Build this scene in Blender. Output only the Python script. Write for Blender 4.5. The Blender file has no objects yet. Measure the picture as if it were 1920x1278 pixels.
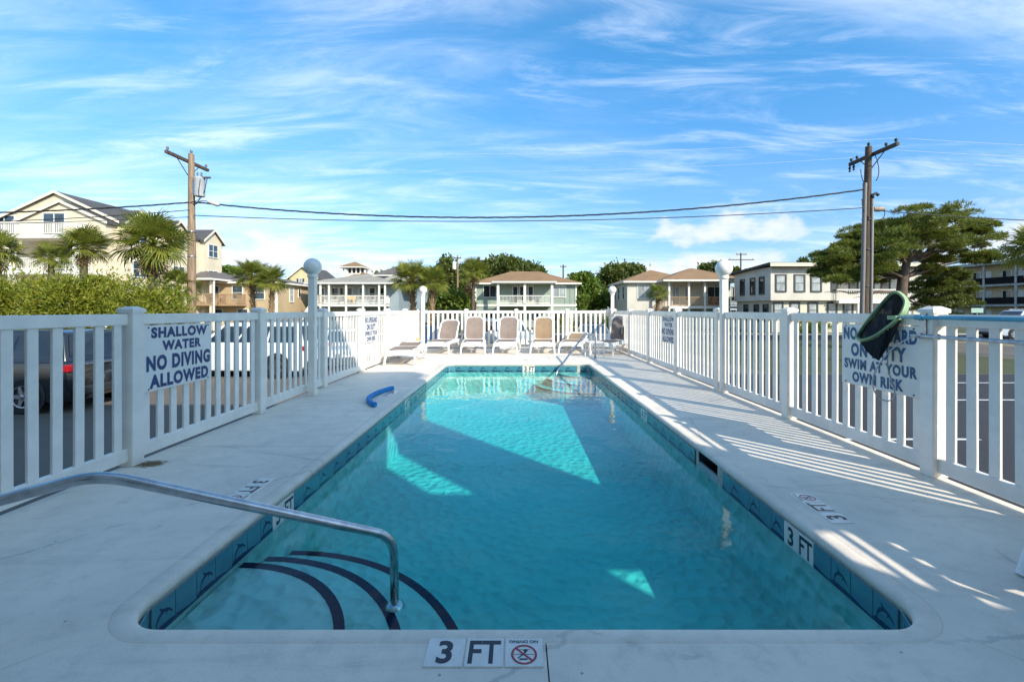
import bpy, bmesh, math, random
import numpy as np
from mathutils import Vector, Matrix
R = math.radians
random.seed(7)
scene = bpy.context.scene
COL = scene.collection

# ------------------------------------------------------------------ camera
FPX, CXP, HZN, HC = 853.0, 968.0, 580.0, 1.35
cam_d = bpy.data.cameras.new('camera')
cam_d.sensor_width = 36.0
cam_d.lens = FPX / 1920 * 36.0
cam_d.shift_x = -(CXP - 960) / 1920
cam_d.shift_y = -(639 - HZN) / 1920
cam_d.clip_start, cam_d.clip_end = 0.05, 3000
cam = bpy.data.objects.new('camera', cam_d)
cam.location = (0, 0, HC)
cam.rotation_euler = (R(90), 0, 0)
COL.objects.link(cam)
scene.camera = cam

# ------------------------------------------------------------------ world: sky with clouds
SUN_TRAVEL = Vector((-1.03, 1.20, -1.0))
SUN_EL = math.atan2(1.0, math.hypot(1.03, 1.20))
SUN_ROT = math.atan2(1.03, -1.20)
world = bpy.data.worlds.new('World')
scene.world = world
world.use_nodes = True
wt = world.node_tree
for n in list(wt.nodes):
    wt.nodes.remove(n)


class NT:
    """small helper to wire shader nodes"""
    def __init__(self, tree):
        self.t = tree

    def n(self, kind, _at=None, **kw):
        nd = self.t.nodes.new(kind)
        for k, v in (_at or {}).items():
            setattr(nd, k, v)
        for k, v in kw.items():
            key = k.replace('_', ' ')
            s = None
            for inp in nd.inputs:
                if inp.name.lower() == key.lower() or inp.identifier.lower() == k.lower():
                    s = inp
                    break
            if s is None:
                raise KeyError(kind + ' ' + k)
            self.put(s, v)
        return nd

    def put(self, s, v):
        if isinstance(v, bpy.types.NodeSocket):
            self.t.links.new(v, s)
        elif isinstance(v, bpy.types.Node):
            self.t.links.new(v.outputs[0], s)
        else:
            if isinstance(v, tuple) and len(v) == 3 and s.type == 'RGBA':
                v = (*v, 1)
            s.default_value = v

    def m(self, op, a, b=None, c=None, clamp=False):
        nd = self.t.nodes.new('ShaderNodeMath')
        nd.operation = op
        nd.use_clamp = clamp
        self.put(nd.inputs[0], a)
        if b is not None:
            self.put(nd.inputs[1], b)
        if c is not None:
            self.put(nd.inputs[2], c)
        return nd.outputs[0]

    def mix(self, f, a, b, blend='MIX'):
        nd = self.t.nodes.new('ShaderNodeMix')
        nd.data_type = 'RGBA'
        nd.blend_type = blend
        self.put(nd.inputs[0], f)
        self.put(nd.inputs[6], a)
        self.put(nd.inputs[7], b)
        return nd.outputs[2]

    def ramp(self, f, lo, hi):
        nd = self.t.nodes.new('ShaderNodeMapRange')
        nd.interpolation_type = 'SMOOTHSTEP'
        self.put(nd.inputs[0], f)
        nd.inputs[1].default_value = lo
        nd.inputs[2].default_value = hi
        return nd.outputs[0]


w = NT(wt)
sky = w.n('ShaderNodeTexSky', {'sky_type': 'NISHITA', 'sun_disc': False, 'sun_elevation': SUN_EL,
                               'sun_rotation': SUN_ROT, 'altitude': 0, 'air_density': 1.0,
                               'dust_density': 0.8, 'ozone_density': 2.2})
tc = w.n('ShaderNodeTexCoord')
sep = w.n('ShaderNodeSeparateXYZ', Vector=tc.outputs['Generated'])
dx, dy, dz = sep.outputs
az = w.m('ARCTAN2', dx, dy)                       # compass angle, 0 = along the pool
hor = w.m('SQRT', w.m('ADD', w.m('MULTIPLY', dx, dx), w.m('MULTIPLY', dy, dy)))
el = w.m('ARCTAN2', dz, hor)
# high thin cirrus: a flat layer far up, streaked
zc = w.m('ADD', w.m('MAXIMUM', dz, 0.0), 0.10)
lay = w.n('ShaderNodeCombineXYZ', X=w.m('DIVIDE', dx, zc), Y=w.m('DIVIDE', dy, zc), Z=0.0)
mp = w.n('ShaderNodeMapping', Vector=lay, Rotation=(0, 0, R(28)), Scale=(0.42, 0.80, 1.0), Location=(1.9, 0.35, 0))
c1 = w.n('ShaderNodeTexNoise', Vector=mp, Scale=0.62, Detail=8.0, Roughness=0.52, Distortion=0.7)
mp2 = w.n('ShaderNodeMapping', Vector=lay, Rotation=(0, 0, R(-14)), Scale=(0.8, 2.6, 1.0), Location=(4.4, 2.2, 0))
c2 = w.n('ShaderNodeTexNoise', Vector=mp2, Scale=1.5, Detail=8.0, Roughness=0.66, Distortion=0.6)
cir = w.m('MULTIPLY', w.ramp(c1.outputs[0], 0.39, 0.68), w.m('MULTIPLY_ADD', w.ramp(c2.outputs[0], 0.36, 0.66), 0.85, 0.18))
cir = w.m('MAXIMUM', cir, w.m('MULTIPLY', w.ramp(c2.outputs[0], 0.45, 0.78), 0.46))
# low cumulus banks round the horizon
cv = w.n('ShaderNodeCombineXYZ', X=w.m('MULTIPLY', az, 1.0), Y=w.m('MULTIPLY', el, 1.9), Z=3.1)
cn = w.n('ShaderNodeTexNoise', Vector=cv, Scale=13.0, Detail=9.0, Roughness=0.56)
cb = w.n('ShaderNodeTexNoise', Vector=w.n('ShaderNodeCombineXYZ', X=az, Y=0.0, Z=8.3), Scale=5.2, Detail=2.0, Roughness=0.5)
# banks: centre azimuth, centre elevation, half width, half height
banks = [(-0.545, 0.105, 0.20, 0.062), (-0.33, 0.082, 0.13, 0.036), (0.44, 0.155, 0.17, 0.052), (0.265, 0.078, 0.10, 0.034),
         (0.43, 0.085, 0.16, 0.040), (0.86, 0.115, 0.24, 0.06), (1.5, 0.12, 0.3, 0.06), (-1.3, 0.11, 0.3, 0.06), (2.6, 0.12, 0.4, 0.06), (-2.4, 0.1, 0.4, 0.05)]
acc = None
for (a0, e0, wa, he) in banks:
    u = w.m('DIVIDE', w.m('SUBTRACT', az, a0), wa)
    v = w.m('DIVIDE', w.m('SUBTRACT', el, e0), he)
    vv = w.m('MULTIPLY', v, w.m('MULTIPLY_ADD', w.m('LESS_THAN', v, 0.0), 0.45, 1.0))
    d = w.m('SUBTRACT', 1.0, w.m('ADD', w.m('MULTIPLY', u, u), w.m('MULTIPLY', vv, vv)))
    acc = d if acc is None else w.m('MAXIMUM', acc, d)
cumd = w.m('ADD', w.m('MULTIPLY', w.m('MAXIMUM', acc, -1.2), 0.26), cn.outputs[0])
cum = w.ramp(cumd, 0.53, 0.69)
cumcol = w.mix(w.ramp(w.m('SUBTRACT', cumd, 0.0), 0.60, 0.86), (0.66, 0.78, 0.95), (1.0, 0.97, 0.94))
tcol = w.mix(w.ramp(el, -0.05, 0.60), (0.60, 0.68, 0.86), (0.36, 0.95, 1.20))
tint = w.mix(1.0, sky.outputs[0], tcol, 'MULTIPLY')
# cirrus white laid over the elevation-tinted sky
cirv = w.mix(w.m('MULTIPLY', cir, 0.78), tint, (6.3, 6.6, 7.0))
CUMK = 5.0
cc = w.mix(1.0, cumcol, (CUMK, CUMK, CUMK), 'MULTIPLY')
allc = w.mix(w.m('MULTIPLY', cum, w.m('MULTIPLY', 0.72, w.ramp(el, 0.0, 0.05))), cirv, cc)
bg = w.n('ShaderNodeBackground', Color=allc, Strength=0.132)
wo = w.n('ShaderNodeOutputWorld')
wt.links.new(bg.outputs[0], wo.inputs[0])

# ------------------------------------------------------------------ sun
sun_d = bpy.data.lights.new('sun', 'SUN')
sun_d.energy = 3.4
sun_d.angle = R(0.53)
sun_d.color = (1.0, 0.935, 0.82)
sun = bpy.data.objects.new('sun', sun_d)
sun.rotation_euler = SUN_TRAVEL.to_track_quat('-Z', 'Y').to_euler()
sun.location = (20, -25, 30)
COL.objects.link(sun)

# ------------------------------------------------------------------ exposure, render
scene.view_settings.view_transform = 'Standard'
scene.view_settings.look = 'None'
scene.view_settings.gamma = 1
scene.view_settings.use_curve_mapping = False
scene.view_settings.exposure = 0.85
scene.render.engine = 'CYCLES'
cy = scene.cycles
cy.use_denoising = True
cy.max_bounces = 8
cy.diffuse_bounces = 4
cy.glossy_bounces = 4
cy.transmission_bounces = 4
cy.transparent_max_bounces = 24
cy.sample_clamp_indirect = 6
cy.caustics_reflective = False
cy.caustics_refractive = False

# ================================================================== helpers


def P(px, py, d):
    """photo pixel + distance along the pool -> world point"""
    return Vector(((px - CXP) * d / FPX, d, HC - (py - HZN) * d / FPX))


class MB:
    def __init__(self):
        self.v, self.f, self.m = [], [], []

    def add(self, vs, fs, mi=0):
        o = len(self.v)
        self.v += [tuple(p) for p in vs]
        self.f += [tuple(i + o for i in f) for f in fs]
        self.m += [mi] * len(fs)
        return self

    def box(self, x0, x1, y0, y1, z0, z1, mi=0):
        vs = [(x, y, z) for z in (z0, z1) for y in (y0, y1) for x in (x0, x1)]
        return self.add(vs, [(0, 2, 3, 1), (4, 5, 7, 6), (0, 1, 5, 4), (2, 6, 7, 3), (0, 4, 6, 2), (1, 3, 7, 5)], mi)

    def bbox(self, x0, x1, y0, y1, z0, z1, b=0.006, mi=0):
        """box with chamfered upright and long edges (26-face rounded box, cheap)"""
        bm = bmesh.new()
        bmesh.ops.create_cube(bm, size=1)
        for q in bm.verts:
            q.co = Vector(((x0 + x1) / 2 + q.co.x * (x1 - x0), (y0 + y1) / 2 + q.co.y * (y1 - y0), (z0 + z1) / 2 + q.co.z * (z1 - z0)))
        bmesh.ops.bevel(bm, geom=bm.edges[:], offset=b, segments=1, affect='EDGES')
        bm.verts.index_update()
        self.add([q.co for q in bm.verts], [[q.index for q in f.verts] for f in bm.faces], mi)
        bm.free()
        return self

    def prism(self, poly, z0, z1, mi=0):
        n = len(poly)
        a = sum(poly[i][0] * poly[(i + 1) % n][1] - poly[(i + 1) % n][0] * poly[i][1] for i in range(n))
        if a < 0:
            poly = poly[::-1]
        vs = [(p[0], p[1], z0) for p in poly] + [(p[0], p[1], z1) for p in poly]
        fs = [tuple(range(n - 1, -1, -1)), tuple(range(n, 2 * n))]
        fs += [(i, (i + 1) % n, n + (i + 1) % n, n + i) for i in range(n)]
        return self.add(vs, fs, mi)

    def tube(self, pts, r, seg=8, cap=True, mi=0, closed=False):
        pts = [Vector(p) for p in pts]
        n = len(pts)
        rr = r if isinstance(r, (list, tuple)) else [r] * n
        rings = []
        up = None
        for i, p in enumerate(pts):
            if closed:
                t = pts[(i + 1) % n] - pts[i - 1]
            else:
                t = pts[min(i + 1, n - 1)] - pts[max(i - 1, 0)]
            t.normalize()
            if up is None:
                up = Vector((0, 0, 1)) if abs(t.z) < 0.9 else Vector((1, 0, 0))
            s = t.cross(up).normalized()
            up = s.cross(t).normalized()
            rings.append([p + (s * math.cos(a) + up * math.sin(a)) * rr[i] for a in [2 * math.pi * k / seg for k in range(seg)]])
        vs = [q for ring in rings for q in ring]
        fs = []
        for i in range(n if closed else n - 1):
            j = (i + 1) % n
            for k in range(seg):
                l = (k + 1) % seg
                fs.append((i * seg + k, i * seg + l, j * seg + l, j * seg + k))
        if cap and not closed:
            fs.append(tuple(range(seg - 1, -1, -1)))
            fs.append(tuple((n - 1) * seg + k for k in range(seg)))
        return self.add(vs, fs, mi)

    def lathe(self, prof, seg=20, axis='z', org=(0, 0, 0), mi=0):
        """prof: list of (radius, height)"""
        vs, fs = [], []
        for (r, h) in prof:
            for k in range(seg):
                a = 2 * math.pi * k / seg
                p = (r * math.cos(a), r * math.sin(a), h)
                if axis == 'y':
                    p = (p[0], p[2], p[1])
                elif axis == 'x':
                    p = (p[2], p[0], p[1])
                vs.append((p[0] + org[0], p[1] + org[1], p[2] + org[2]))
        n = len(prof)
        for i in range(n - 1):
            for k in range(seg):
                l = (k + 1) % seg
                fs.append((i * seg + k, i * seg + l, (i + 1) * seg + l, (i + 1) * seg + k))
        return self.add(vs, fs, mi)

    def xform(self, M):
        self.v = [tuple(M @ Vector(p)) for p in self.v]
        return self

    def mesh(self, name, mats, smooth=False, fix=True):
        me = bpy.data.meshes.new(name)
        me.from_pydata(self.v, [], self.f)
        for mm in (mats if isinstance(mats, (list, tuple)) else [mats]):
            me.materials.append(mm)
        if len(me.materials) > 1:
            me.polygons.foreach_set('material_index', self.m)
        if fix:
            bm = bmesh.new()
            bm.from_mesh(me)
            bmesh.ops.recalc_face_normals(bm, faces=bm.faces[:])
            bm.to_mesh(me)
            bm.free()
        if smooth is True:
            me.polygons.foreach_set('use_smooth', [True] * len(me.polygons))
        elif smooth:
            me.polygons.foreach_set('use_smooth', [True] * len(me.polygons))
            me.set_sharp_from_angle(angle=R(smooth))
        me.update()
        return me

    def build(self, name, mats, parent=None, smooth=False, fix=True):
        return link(name, self.mesh(name, mats, smooth, fix), parent)


def link(name, me, parent=None, loc=None, rot=None):
    o = bpy.data.objects.new(name, me)
    COL.objects.link(o)
    if parent is not None:
        o.parent = parent
    if loc is not None:
        o.location = loc
    if rot is not None:
        o.rotation_euler = rot
    return o


def tag(o, label=None, cat=None, group=None, kind=None):
    if label:
        o['label'] = label
    if cat:
        o['category'] = cat
    if group:
        o['group'] = group
    if kind:
        o['kind'] = kind
    return o


def thing(name, label, cat, loc=(0, 0, 0), rz=0.0, group=None):
    o = bpy.data.objects.new(name, None)
    o.empty_display_size = 0.2
    COL.objects.link(o)
    o.location = loc
    o.rotation_euler = (0, 0, rz)
    return tag(o, label, cat, group)


def copy_tree(o, parent=None):
    c = o.copy()
    COL.objects.link(c)
    c.parent = parent
    for ch in [q for q in o.children]:
        copy_tree(ch, c)
    return c


# ------------------------------------------------------------------ materials
MATS = {}


def mat(name, col, rough=0.6, var=0.0, scale=8.0, bump=0.0, bscale=60.0, metal=0.0, col2=None, detail=6.0,
        spec=0.5, stretch=(1, 1, 1), emis=None, bdist=0.01, coat=0.0):
    """principled material with procedural colour variation and bump"""
    if name in MATS:
        return MATS[name]
    m = bpy.data.materials.new(name)
    m.use_nodes = True
    t = m.node_tree
    for n in list(t.nodes):
        t.nodes.remove(n)
    k = NT(t)
    out = k.n('ShaderNodeOutputMaterial')
    b = k.n('ShaderNodeBsdfPrincipled', Roughness=rough, Metallic=metal)
    b.inputs['Specular IOR Level'].default_value = spec
    b.inputs['Coat Weight'].default_value = coat
    tcn = k.n('ShaderNodeTexCoord')
    mpn = k.n('ShaderNodeMapping', Vector=tcn.outputs['Object'], Scale=stretch)
    if var > 0 or col2:
        nz = k.n('ShaderNodeTexNoise', Vector=mpn, Scale=scale, Detail=detail, Roughness=0.62)
        c2 = col2 if col2 else tuple(c * (1 - var) for c in col)
        c1 = col if col2 else tuple(min(1, c * (1 + var * 0.5)) for c in col)
        k.put(b.inputs['Base Color'], k.mix(k.ramp(nz.outputs[0], 0.3, 0.7), c1, c2))
    else:
        b.inputs['Base Color'].default_value = (*col, 1)
    if bump > 0:
        bz = k.n('ShaderNodeTexNoise', Vector=mpn, Scale=bscale, Detail=4.0)
        bp = k.n('ShaderNodeBump', Strength=bump, Distance=bdist, Height=bz.outputs[0])
        k.put(b.inputs['Normal'], bp.outputs[0])
    if emis:
        b.inputs['Emission Color'].default_value = (*emis[:3], 1)
        b.inputs['Emission Strength'].default_value = emis[3]
    t.links.new(b.outputs[0], out.inputs[0])
    MATS[name] = m
    return m


def nodes_mat(name):
    m = bpy.data.materials.new(name)
    m.use_nodes = True
    t = m.node_tree
    for n in list(t.nodes):
        t.nodes.remove(n)
    k = NT(t)
    out = k.n('ShaderNodeOutputMaterial')
    MATS[name] = m
    return m, k, out


def siding_mat(name, col, pitch=0.16, axis='z', depth=0.35):
    """lap siding far away: fine relief only"""
    m, k, out = nodes_mat(name)
    tcn = k.n('ShaderNodeTexCoord')
    s = k.n('ShaderNodeSeparateXYZ', Vector=tcn.outputs['Object'])
    co = s.outputs[2] if axis == 'z' else k.m('ADD', s.outputs[0], s.outputs[1])
    fr = k.m('FRACT', k.m('DIVIDE', co, pitch))
    nz = k.n('ShaderNodeTexNoise', Vector=tcn.outputs['Object'], Scale=0.8, Detail=6.0)
    cc_ = k.mix(k.ramp(nz.outputs[0], 0.3, 0.75), col, tuple(c * 0.86 for c in col))
    b = k.n('ShaderNodeBsdfPrincipled', Roughness=0.65, Base_Color=cc_)
    bp = k.n('ShaderNodeBump', Strength=depth, Distance=0.03, Height=fr)
    k.put(b.inputs['Normal'], bp.outputs[0])
    k.t.links.new(b.outputs[0], out.inputs[0])
    return m


def leaf_mat(name, c1, c2, c3, rough=0.5, trans=0.25):
    """leaf: colour differs from leaf to leaf, some light passes through"""
    m, k, out = nodes_mat(name)
    g = k.n('ShaderNodeNewGeometry')
    oi = k.n('ShaderNodeObjectInfo')
    rnd = k.m('FRACT', k.m('ADD', g.outputs['Random Per Island'], oi.outputs['Random']))
    a = k.mix(k.ramp(rnd, 0.0, 0.6), c1, c2)
    a = k.mix(k.ramp(rnd, 0.72, 1.0), a, c3)
    b = k.n('ShaderNodeBsdfPrincipled', Roughness=rough, Base_Color=a)
    b.inputs['Specular IOR Level'].default_value = 0.35
    tr = k.n('ShaderNodeBsdfTranslucent', Color=k.mix(0.5, a, (0.22, 0.26, 0.03)))
    mx = k.n('ShaderNodeMixShader', Fac=trans)
    k.t.links.new(b.outputs[0], mx.inputs[1])
    k.t.links.new(tr.outputs[0], mx.inputs[2])
    k.t.links.new(mx.outputs[0], out.inputs[0])
    return m


def glass_mat(name, col=(0.02, 0.025, 0.03), rough=0.05):
    return mat(name, col, rough=rough, spec=0.8, var=0.4, scale=1.3)


vinyl = mat('vinyl_white', (0.87, 0.81, 0.72), rough=0.35, var=0.10, scale=3.5, bump=0.05, bscale=30)
resin = mat('resin_white', (0.80, 0.79, 0.76), rough=0.4, var=0.05, scale=9)
metal_rail = mat('stainless', (0.50, 0.51, 0.52), rough=0.24, metal=1.0, var=0.25, scale=14, bump=0.06, bscale=90)
alu = mat('aluminium', (0.42, 0.44, 0.47), rough=0.38, metal=1.0, var=0.3, scale=20)
trim_white = mat('trim_white', (0.74, 0.70, 0.62), rough=0.5, var=0.06, scale=2)
dark_glass = glass_mat('dark_glass')
blue_glass = glass_mat('blue_glass', (0.03, 0.06, 0.09))
pale_glass = glass_mat('pale_glass', (0.35, 0.38, 0.38), 0.2)
rubber = mat('rubber', (0.02, 0.02, 0.02), rough=0.8, var=0.3, scale=20)
black_trim = mat('black_trim', (0.025, 0.025, 0.028), rough=0.5, var=0.3, scale=12)
wood_pole = mat('wood_pole', (0.34, 0.24, 0.15), rough=0.85, col2=(0.17, 0.11, 0.07), scale=3.0, stretch=(6, 6, 0.5), bump=0.4, bscale=18)
wood_dark = mat('wood_dark', (0.11, 0.075, 0.05), rough=0.85, col2=(0.05, 0.035, 0.025), scale=3.0, stretch=(6, 6, 0.5), bump=0.4, bscale=18)
wire_mat = mat('wire_black', (0.02, 0.02, 0.022), rough=0.6, var=0.2, scale=5)

# deck: painted concrete with stains and fine grit


def deck_material():
    m, k, out = nodes_mat('deck_paint')
    tcn = k.n('ShaderNodeTexCoord')
    pos = tcn.outputs['Object']
    n1 = k.n('ShaderNodeTexNoise', Vector=pos, Scale=0.9, Detail=8.0, Roughness=0.65, Distortion=0.4)
    n2 = k.n('ShaderNodeTexNoise', Vector=pos, Scale=7.0, Detail=8.0, Roughness=0.7)
    n3 = k.n('ShaderNodeTexNoise', Vector=pos, Scale=120.0, Detail=3.0, Roughness=0.6)
    base = k.mix(k.ramp(n1.outputs[0], 0.35, 0.72), (0.87, 0.765, 0.63), (0.70, 0.62, 0.525))
    base = k.mix(k.m('MULTIPLY', k.ramp(n2.outputs[0], 0.46, 0.72), 0.42), base, (0.54, 0.47, 0.40))
    base = k.mix(k.m('MULTIPLY', k.ramp(n3.outputs[0], 0.52, 0.75), 0.22), base, (0.46, 0.42, 0.38))
    # drifting dirt streaks
    mpn = k.n('ShaderNodeMapping', Vector=pos, Rotation=(0, 0, R(52)), Scale=(0.35, 2.6, 1.0))
    n4 = k.n('ShaderNodeTexNoise', Vector=mpn, Scale=1.6, Detail=7.0, Roughness=0.62, Distortion=1.2)
    base = k.mix(k.m('MULTIPLY', k.ramp(n4.outputs[0], 0.53, 0.74), 0.30), base, (0.38, 0.33, 0.29))
    # hairline cracks
    vo = k.n('ShaderNodeTexVoronoi', {'feature': 'DISTANCE_TO_EDGE'}, Vector=k.mix(0.12, pos, n2.outputs[1]), Scale=0.42)
    crk = k.m('MULTIPLY', k.m('LESS_THAN', vo.outputs[0], 0.0035), k.ramp(n1.outputs[0], 0.45, 0.55))
    base = k.mix(k.m('MULTIPLY', crk, 0.28), base, (0.15, 0.15, 0.16))
    vs = k.n('ShaderNodeTexVoronoi', Vector=pos, Scale=5.5, Randomness=1.0)
    spk = k.m('LESS_THAN', vs.outputs[0], 0.035)
    base = k.mix(k.m('MULTIPLY', spk, 0.55), base, (0.10, 0.09, 0.08))
    b = k.n('ShaderNodeBsdfPrincipled', Roughness=0.62, Base_Color=base)
    b.inputs['Specular IOR Level'].default_value = 0.35
    h = k.m('ADD', k.m('MULTIPLY', n3.outputs[0], 0.5), k.m('MULTIPLY', n2.outputs[0], 0.9))
    bp = k.n('ShaderNodeBump', Strength=0.35, Distance=0.012, Height=h)
    k.put(b.inputs['Normal'], bp.outputs[0])
    k.t.links.new(b.outputs[0], out.inputs[0])
    return m


deck_mat = deck_material()


def water_material():
    m, k, out = nodes_mat('pool_water')
    tcn = k.n('ShaderNodeTexCoord')
    pos = tcn.outputs['Object']
    n1 = k.n('ShaderNodeTexNoise', Vector=k.n('ShaderNodeMapping', Vector=pos, Scale=(1.0, 0.7, 1.0)), Scale=2.6, Detail=2.5, Roughness=0.5, Distortion=0.6)
    n2 = k.n('ShaderNodeTexNoise', Vector=pos, Scale=13.0, Detail=2.0, Roughness=0.5)
    h = k.m('ADD', n1.outputs[0], k.m('MULTIPLY', n2.outputs[0], 0.10))
    bp = k.n('ShaderNodeBump', Strength=0.5, Distance=0.014, Height=h)
    # Schlick reflectance, the same from above and from below the surface
    geo = k.n('ShaderNodeNewGeometry')
    dot = k.t.nodes.new('ShaderNodeVectorMath')
    dot.operation = 'DOT_PRODUCT'
    k.put(dot.inputs[0], geo.outputs['Incoming'])
    k.put(dot.inputs[1], bp.outputs[0])
    fac = k.m('MULTIPLY_ADD', k.m('POWER', k.m('SUBTRACT', 1.0, k.m('ABSOLUTE', dot.outputs['Value']), clamp=True), 6.0), 0.92, 0.016)
    tr = k.n('ShaderNodeBsdfTransparent', Color=(0.94, 0.985, 0.99))
    gl = k.n('ShaderNodeBsdfGlossy', Color=(1, 1, 1), Roughness=0.015)
    k.put(gl.inputs['Normal'], bp.outputs[0])
    mx = k.n('ShaderNodeMixShader', Fac=fac)
    k.t.links.new(tr.outputs[0], mx.inputs[1])
    k.t.links.new(gl.outputs[0], mx.inputs[2])
    k.t.links.new(mx.outputs[0], out.inputs[0])
    va = k.n('ShaderNodeVolumeAbsorption', Color=(0.0, 0.90, 0.91), Density=0.90)
    k.t.links.new(va.outputs[0], out.inputs[1])
    return m


water_mat = water_material()


def plaster_material():
    m, k, out = nodes_mat('pool_plaster')
    tcn = k.n('ShaderNodeTexCoord')
    pos = tcn.outputs['Object']
    n1 = k.n('ShaderNodeTexNoise', Vector=pos, Scale=1.1, Detail=6.0, Roughness=0.6)
    wob = k.n('ShaderNodeTexNoise', Vector=pos, Scale=5.0, Detail=2.0)
    n2 = k.n('ShaderNodeTexVoronoi', {'feature': 'SMOOTH_F1'}, Vector=k.mix(0.10, pos, wob.outputs[1]), Scale=10.0, Smoothness=0.35)
    base = k.mix(k.ramp(n1.outputs[0], 0.35, 0.75), (0.31, 0.56, 0.50), (0.22, 0.47, 0.43))
    b = k.n('ShaderNodeBsdfPrincipled', Roughness=0.8, Base_Color=base)
    bp = k.n('ShaderNodeBump', Strength=1.0, Distance=0.038, Height=n2.outputs[0])
    k.put(b.inputs['Normal'], bp.outputs[0])
    k.t.links.new(b.outputs[0], out.inputs[0])
    return m


plaster_mat = plaster_material()


def asphalt_material(name, c1, c2, grit=0.4):
    m, k, out = nodes_mat(name)
    tcn = k.n('ShaderNodeTexCoord')
    pos = tcn.outputs['Object']
    n1 = k.n('ShaderNodeTexNoise', Vector=pos, Scale=0.25, Detail=8.0, Roughness=0.65)
    n2 = k.n('ShaderNodeTexNoise', Vector=pos, Scale=45.0, Detail=4.0, Roughness=0.7)
    base = k.mix(k.ramp(n1.outputs[0], 0.3, 0.75), c1, c2)
    base = k.mix(k.m('MULTIPLY', n2.outputs[0], grit), base, tuple(c * 0.55 for c in c1))
    b = k.n('ShaderNodeBsdfPrincipled', Roughness=0.85, Base_Color=base)
    bp = k.n('ShaderNodeBump', Strength=0.5, Distance=0.015, Height=n2.outputs[0])
    k.put(b.inputs['Normal'], bp.outputs[0])
    k.t.links.new(b.outputs[0], out.inputs[0])
    return m


asphalt = asphalt_material('asphalt', (0.036, 0.036, 0.04), (0.026, 0.026, 0.03))
lot_old = asphalt_material('lot_worn', (0.17, 0.14, 0.11), (0.11, 0.095, 0.08))
grass_mat = asphalt_material('lawn', (0.085, 0.09, 0.03), (0.05, 0.062, 0.02), 0.6)
sand_mat = asphalt_material('sandy_soil', (0.30, 0.24, 0.15), (0.12, 0.13, 0.05), 0.5)
concrete = mat('concrete', (0.42, 0.40, 0.37), rough=0.85, var=0.3, scale=2.2, bump=0.3, bscale=40)
paint_white = mat('road_paint', (0.72, 0.72, 0.70), rough=0.7, var=0.25, scale=9)

# ================================================================== ground
GZ = -0.95
g = MB()
g.add([(-900, -300, GZ), (900, -300, GZ), (900, 1500, GZ), (-900, 1500, GZ)], [(0, 1, 2, 3)])
tag(g.build('ground', sand_mat), kind='structure')


def sheet(name, x0, x1, y0, y1, z, m_, kind='structure'):
    o = MB().add([(x0, y0, z), (x1, y0, z), (x1, y1, z), (x0, y1, z)], [(0, 1, 2, 3)]).build(name, m_)
    return tag(o, kind=kind)


sheet('parking_lot', -26, -3.2, -14, 30, GZ + 0.004, lot_old)
sheet('parking_lot', -3.2, 9.0, 16.2, 30, GZ + 0.004, lot_old)
sheet('parking_lot', 3.6, 19.0, -14, 16.2, GZ + 0.004, asphalt)
sheet('road', -200, 200, 33, 41, GZ + 0.004, asphalt)
sheet('road', 23.0, 31.0, -60, 32.9, GZ + 0.004, lot_old)
sheet('lawn', 19.1, 22.9, -30, 16.0, GZ + 0.006, grass_mat)
sheet('lawn', -200, 200, 44, 160, GZ + 0.005, grass_mat)
sheet('lawn', 9.1, 22.9, 16.3, 32.5, GZ + 0.006, grass_mat)
kb = MB().box(18.95, 19.1, -30, 16.2, GZ, GZ + 0.12)
tag(kb.build('kerb', concrete), kind='structure')
kb = MB().box(-26, 9.0, 30.0, 30.15, GZ, GZ + 0.12)
tag(kb.build('kerb', concrete), kind='structure')
sheet('pavement', -200, 200, 41.2, 43.0, GZ + 0.02, concrete)
for i, y in enumerate([-2, 0.7, 3.4, 6.1, 8.8, 11.5, 14.2]):
    o = sheet('bay_marking', 11.0, 16.5, y, y + 0.1, GZ + 0.008, paint_white)
for i, y in enumerate([-1, 2.0, 5.0, 8.0]):
    o = sheet('bay_marking', 3.9, 8.2, y, y + 0.1, GZ + 0.008, paint_white)
for x in (-22, -19, -16, -13, -10, -7):
    sheet('bay_marking', x, x + 0.1, 20.5, 25.5, GZ + 0.008, paint_white)

# ================================================================== pool
PX0, PX1, PY0, PY1, PR = -1.72, 1.80, 1.94, 11.40, 0.20
WZ, FLZ = -0.190, -0.77


def rrect(off=0.0, seg=6, extra=()):
    x0, x1, y0, y1, r = PX0 - off, PX1 + off, PY0 - off, PY1 + off, PR + off
    pts = []
    for (cx, cy_, a0) in ((x1 - r, y0 + r, -90), (x1 - r, y1 - r, 0), (x0 + r, y1 - r, 90), (x0 + r, y0 + r, 180)):
        for k in range(seg + 1):
            a = R(a0 + 90 * k / seg)
            pts.append((cx + r * math.cos(a), cy_ + r * math.sin(a)))
    return pts


pool = thing('swimming_pool', 'long rectangular turquoise swimming pool with rounded corners and dolphin waterline tiles', 'swimming pool', (0, 0, 0))
SK0, SK1 = 4.09, 4.51       # skimmer mouth on the right wall
ring = rrect(0.012)
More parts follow.
